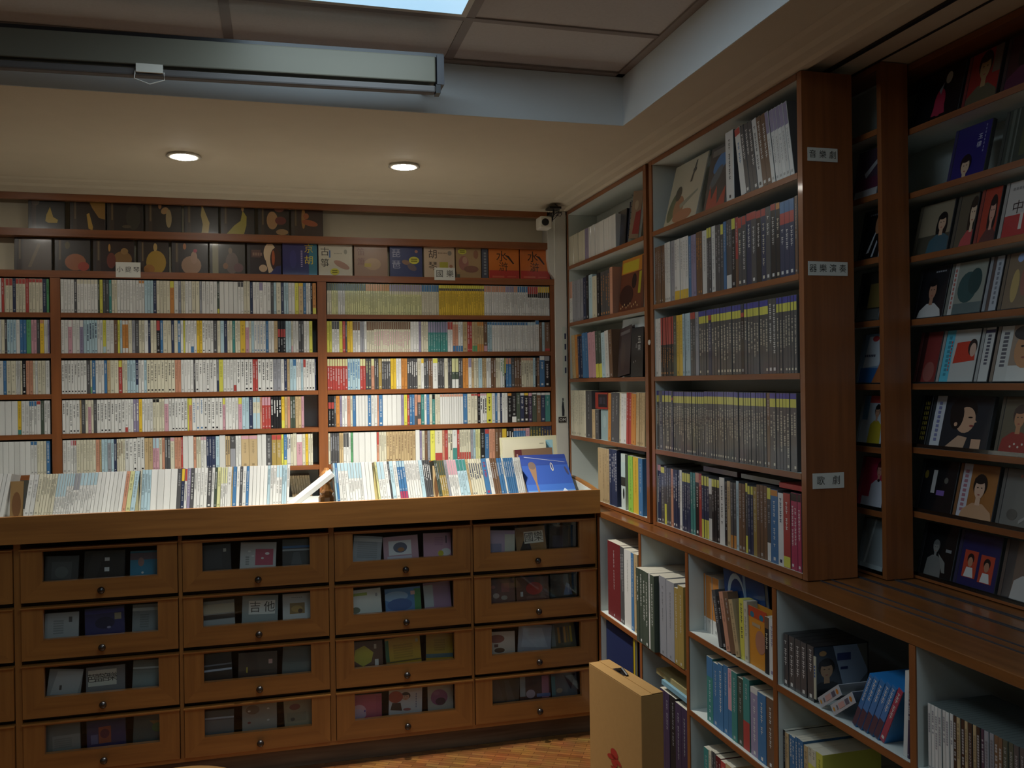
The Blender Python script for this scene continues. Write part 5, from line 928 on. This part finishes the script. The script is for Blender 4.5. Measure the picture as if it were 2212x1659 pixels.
# cubby things
yb = lambda u, v: onX(1.150, u, v).y
slab('box_set', 'box set', 'navy storage box at the foot of the far cubby bay', (1.16, (yb(1304, 1400)+yb(1376, 1400))/2-.01, -1.21), .33, .33, .22, 'x', 0, 0, '#1f2a52', [], m=PAPER, pages=False)
slab('book', 'book', 'yellow-striped black book beside the navy box in the far cubby bay', (1.145, yb(1373, 1480), -1.0), .018, .15, .01, 'x', 0, 0, '#b8a020', [R_(0, 0, .4, 1, '#2c241c')])
slab('box_set', 'box set', 'orange box with blue lettering facing out in the third cubby bay', (1.155, (yb(1608, 1380)+yb(1650, 1380))/2-.004, -.7238), .098, .148, .028, 'x', 0, 0, '#c8862c', [R_(0, .82, 1, 1, '#b04426'), E_(.3, .87, .1, .05, '#2c6a84'), E_(.75, .87, .1, .05, '#2c6a84'), E_(.7, .45, .25, .2, '#a8745c'), R_(.3, .68, .7, .74, '#a89070'), R_(0, 0, .08, 1, '#d0b068')], pages=False)
slab('book', 'book', 'glossy dark blue book with a white oval leaning in the third cubby bay', (1.185, yb(1590, 1330), -.7238), .21, .205, .012, 'x', -8, 0, '#1c4a86', [E_(.30, .65, .22, .3, '#a8c0d0'), E_(.32, .62, .18, .26, '#1c3f74'), R_(.5, .3, .56, 1, '#7ca0c4')], m=PLAS)
slab('book', 'book', 'black-blue glossy book behind the blue ones in the third cubby bay', (1.215, yb(1612, 1320), -.7238), .20, .222, .010, 'x', 0, 0, '#141a2c', [E_(.6, .7, .14, .06, '#3c4458'), E_(.3, .5, .1, .1, '#24304c')], m=PLAS)
slab('book', 'book', 'brown book with a gold edge lying behind the orange box in the third cubby bay', (1.235, yb(1625, 1350), -.7238), .15, .168, .02, 'x', 0, 0, '#3a2a1c', [R_(0, .93, 1, .97, '#a8842c'), R_(.3, .8, .7, .9, '#9aa0a0')], m=PLAS)
# last black box shows its cover on the side
p = onX(1.150, 1757, 1450); yv = p.y-.0006
g = MB(); sub = MB(); paint(sub, .136, .120, [R_(0, 0, 1, 1, '#39414c'), P_('#8c9cae', (.35, 1), (1, 1), (1, .2), (.55, .15)), P_('#5c646c', (.6, 0), (1, 0), (1, .45)), P_('#6a675c', (.8, 1), (1, 1), (1, .5))]+PR(.22, .42, .34, '#100e0e', '#b08a66', '#16181e')+[R_(.42, .72, .68, .86, '#34406c'), R_(.48, .55, .62, .6, '#28345c'), E_(.15, .88, .07, .05, '#a88050')], 0)
g.add(sub, Matrix.Translation((1.150+.0715, yv, -.7254+.0025)))
g.box(1.1505, 1.2905, yv+.0001, yv+.0012, -.7250, -.6020, C('#24282c'))
solo('booklet', g, COVERM, (1.22, yv, -.7254), 'booklet with a dark-haired man on blue, against the last black box', 'booklet')
slab('booklet', 'booklet', 'narrow cream strip with blue type on the last black box', (1.1485, yb(1761, 1440)-.0, -.715), .008, .095, .002, 'x', 0, 0, '#c0bca4', LN(.5, .5, .8, .5, '#3a5a9a', 4), pages=False)
for k, (u, zz) in enumerate(((1763, 0), (1790, 0))):
    c0 = (1.146, yb(u, 1500)-.018, -.7254)
    slab('dvd_case', 'DVD case', ('white box set slanting against the booklet, left of the slanting pair', 'white box set slanting at the booklet, right of the slanting pair')[k], c0, .0225, .092, .10, 'x', 54, 0, '#b4b6ba', [E_(.5, .87, .25, .05, '#c87a30'), E_(.5, .10, .2, .035, '#d09030'), R_(.25, .62, .75, .78, '#56586a'), R_(.25, .32, .75, .58, '#c49a94'), R_(.3, .22, .7, .28, '#6a6a74')], m=PLAS, pages=False, group='slanting white box sets')
flat('book', 'book', 'pale blue book lying flat on the lower books, second cubby bay', 1.15, 1.33, 2.37, 2.56, -.950, .014, '#7aa0b0', PAPER)
flat('book', 'book', 'beige book lying flat on the pale blue one, second cubby bay', 1.16, 1.34, 2.36, 2.62, -.9355, .016, '#9a8c60', PAPER)

# ---- bin: leaning things
def quadbook(name, cat, label, y, lean, back, u, v, w_, h_, d, col, shapes, group=None, z=None, pages=True, m=PAPER):
    p = onY(y, u, v); return slab(name, cat, label, (p.x, y, ZBIN+.001 if z is None else z), w_, h_, d, 'y', lean, back, col, shapes, m=m, pages=pages, group=group)
quadbook('book', 'book', 'blue book with hanging pendants on its cover, right end of the front bin', 3.150, 0, 47, 1197, 1060, .186, .215, .012, '#2d4f9c', [R_(0, .75, 1, 1, '#263f86'), R_(0, .9, 1, 1, '#22367a'), R_(0, 0, 1, .3, '#3560ac'), R_(0, 0, 1, .16, '#5a86b8'), R_(.0, .0, .9, .1, '#7ca0c4'), P_('#8c6c50', (.14, .70), (.22, .78), (.30, .70), (.24, .35), (.25, 0), (.21, 0), (.2, .35)), E_(.22, .74, .08, .09, '#6c5a50'), E_(.64, .70, .03, .1, '#b8b4a8'), E_(.64, .71, .015, .08, '#2c3c74'), E_(.93, .6, .025, .1, '#3c3c58', .2), P_('#8a90b0', (.1, .94), (.95, .8), (.95, .81), (.1, .96)), P_('#b8c8d8', (.7, .1), (.78, .2), (.84, .12), (.8, .04))])
quadbook('book', 'book', 'brown and tan book behind the blue pendant book', 3.345, -2, 8, 1160, 1040, .155, .172, .018, '#80644e', [R_(0, 0, .18, 1, '#5e2a2c'), R_(.18, 0, 1, .72, '#b09c7c'), R_(.04, .3, .08, .9, '#b08a80')])
quadbook('book', 'book', 'tall cream book standing behind the brown one in the bin', 3.372, -1.5, 8, 1140, 1020, .178, .212, .020, '#d2ccb2', [R_(.85, .88, .95, .9, '#a09c88'), E_(.22, .55, .03, .015, '#3a4a5c', .8)])
quadbook('book', 'book', 'pale book with a light blue cover panel, tallest at the bin end', 3.405, -1, 7, 1148, 1020, .235, .219, .012, '#cfcaa8', [R_(.07, .08, .93, .92, '#9cc4cc'), E_(.8, .6, .12, .3, '#7cb0c4'), E_(.3, .6, .3, .3, '#b8d0cc')])
quadbook('box_set', 'box set', 'low white box lying behind the CDs left of the cream book', 3.312, 0, 0, 1062, 1000, .13, .138, .03, '#dcdccf', [], pages=False)
for u, col, lb in ((34, '#8a6c44', 'blurred tan card with a brown figure near the left edge of the bin'), (295, '#bdb48c', 'narrow yellowish divider card between the left and middle bin stretches'), (814, '#b8a870', 'tan divider card standing left of the lemon CDs in the bin'), (944, '#b49a70', 'tan divider card standing left of the green CDs in the bin')):
    wv = {34: .038, 295: .010, 814: .016, 944: .024}[u]
    quadbook('divider_card', 'divider card', lb, 3.19, 0, 8, u, 1103-u*.0395, wv, .138, .006, col, [E_(.5, .45, .35, .3, '#6c4a2c')] if u in (34, 944) else [], pages=False, group='bin divider cards')
# white slab leaning over the gap, carved wooden stand behind it
p0, p1 = onY(3.2, 627, 1090), onY(3.2, 713, 1022)
ang = math.degrees(math.atan2(p1.x-p0.x, p1.z-p0.z))
L0 = math.hypot(p1.x-p0.x, p1.z-p0.z)
b = MB(); b.box(-.0075, .0075, 0, .135, 0, L0+.012, C('#dcdcd8')); b.box(.0076, .0086, .004, .131, .003, L0+.009, C('#8a8a84'))
a = math.radians(ang); X1 = Vector((math.cos(a), 0, -math.sin(a))); Z1 = Vector((math.sin(a), 0, math.cos(a)))
M = Matrix(((X1.x, 0, Z1.x, p0.x), (0, 1, 0, 3.16), (X1.z, 0, Z1.z, p0.z+H-.008), (0, 0, 0, 1)))
o = bpy.data.objects.new('box_set', b.mesh('box_set', PAPER)); COL.objects.link(o); o.matrix_world = M
tag(o, 'white slab-like box leaning at a steep slant across the gap in the bin', 'box set')
p = onY(3.33, 706, 1078)
st = empty('wooden_stand', (p.x, 3.33, ZBIN), 'turned wooden figure-like stand behind the leaning white slab', 'wooden stand')
part('turned_post', MB().lathe([(.030, .001), (.030, .028), (.022, .034), (.026, .044), (.018, .056), (.012, .078), (.020, .094), (.027, .106), (.020, .118), (.012, .126), (.008, .134)], (p.x, 3.33, ZBIN), n=10), WZ, st)
part('carved_collar', MB().prism([(p.x-.034, 3.322, ZBIN+.095), (p.x-.01, 3.322, ZBIN+.108), (p.x+.010, 3.322, ZBIN+.108), (p.x+.034, 3.322, ZBIN+.118), (p.x+.015, 3.322, ZBIN+.082), (p.x-.012, 3.322, ZBIN+.080)], (0, .014, 0)), WX, st)

# ================================================================ CARDBOARD BOX, STOOL
def cardbox():
    top = -.87; zb = -H+.0005
    A_ = Vector((.9187, 2.5849)); D_ = Vector((.9579, 2.2691)); e = (D_-A_).normalized(); nrm = Vector((-e.y, e.x)); wv = .0705; Lb = (D_-A_).length
    P = [A_, D_, D_+nrm*wv, A_+nrm*wv]
    c = (P[0]+P[2])/2
    r = empty('cardboard_box', (c.x, c.y, -H), 'tall thin brown cardboard box with a red emblem standing on the floor', 'cardboard box')
    b = MB(); b.prism([(q.x, q.y, zb) for q in P], (0, 0, top-zb-.0012)); part('carton', b, CARD, r, bevel=.002)
    i2 = [c+(q-c)*.995 for q in P]
    # two flaps meeting, slightly open at the near end
    mid0, mid1 = (P[0]+P[3])/2, (P[1]+P[2])/2
    f1 = [P[0], P[1], mid1, mid0]; f2 = [mid0, mid1, P[2], P[3]]
    for f, dz in ((f1, 0), (f2, .0016)):
        part('flap', MB().prism([(q.x, q.y, top-.001+dz) for q in f], (0, 0, .0015)), CARD, r)
    hc = A_+e*Lb*.38+nrm*wv*.62
    g = MB(); q = [hc-e*.035-nrm*.008, hc+e*.035-nrm*.008, hc+e*.035+nrm*.008, hc-e*.035+nrm*.008]
    g.prism([(k.x, k.y, top+.0022) for k in q], (0, 0, .0006)); part('hand_hole', g, BLACKP, r)
    g = MB(); h0 = hc+e*.012
    g.tube([(h0.x-e.x*.03, h0.y-e.y*.03, top+.003), (h0.x, h0.y, top+.014), (h0.x+e.x*.03, h0.y+e.y*.03, top+.003)], .005, 8); part('handle', g, BLACKP, r)
    # red emblem and pale type on the long side facing -nrm
    X = Vector((e.x, e.y, 0)); O3 = Vector((A_.x, A_.y, 0))+X*(Lb*.50)-Vector((nrm.x, nrm.y, 0))*.0012
    M = Matrix(((X.x, nrm.x, 0, O3.x), (X.y, nrm.y, 0, O3.y), (0, 0, 1, top-.265), (0, 0, 0, 1)))
    s = MB()
    for ex, ey, rx, ry, ro in ((0, .052, .012, .018, 0), (-.010, .036, .014, .008, .6), (.010, .034, .014, .008, -.5), (0, .020, .010, .010, 0), (.004, .006, .018, .004, .3)):
        s.poly([(ex+rx*math.cos(t)*math.cos(ro)-ry*math.sin(t)*math.sin(ro), 0, ey+rx*math.cos(t)*math.sin(ro)+ry*math.sin(t)*math.cos(ro)) for t in [2*math.pi*k/16 for k in range(16)]], C('#9c2c22'))
    for k in range(5): s.box(-.022+.009*k, -.016+.009*k, -.0003, 0, -.022, -.014, C('#8c7038'))
    for k in range(4): s.box(-.016+.009*k, -.010+.009*k, -.0003, 0, -.040, -.033, C('#8c7038'))
    t = MB(); t.add(s, M @ Matrix.Diagonal((1.9, 1, .85, 1))); part('emblem', t, PAPER, r, 'red printed emblem')
cardbox()
def stool():
    cx, cy, zt = -.2425, 2.18, -.945
    r = empty('stool', (cx, cy, -H), 'round light wooden stool whose rim just enters the bottom edge', 'stool')
    part('seat', MB().lathe([(.150, -.026), (.165, -.020), (.170, -.010), (.165, -.002), (.150, 0)], (cx, cy, zt), n=48), wood('stool_wood', '#7c5a30', '#947042', 0, .3), r, smooth=True)
    for sx in (-1, 1):
        for sy in (-1, 1):
            part('leg', MB().tube([(cx+sx*.09, cy+sy*.09, zt-.027), (cx+sx*.13, cy+sy*.13, -H+.0005)], .014, 12), WZ, r, smooth=True)
stool()
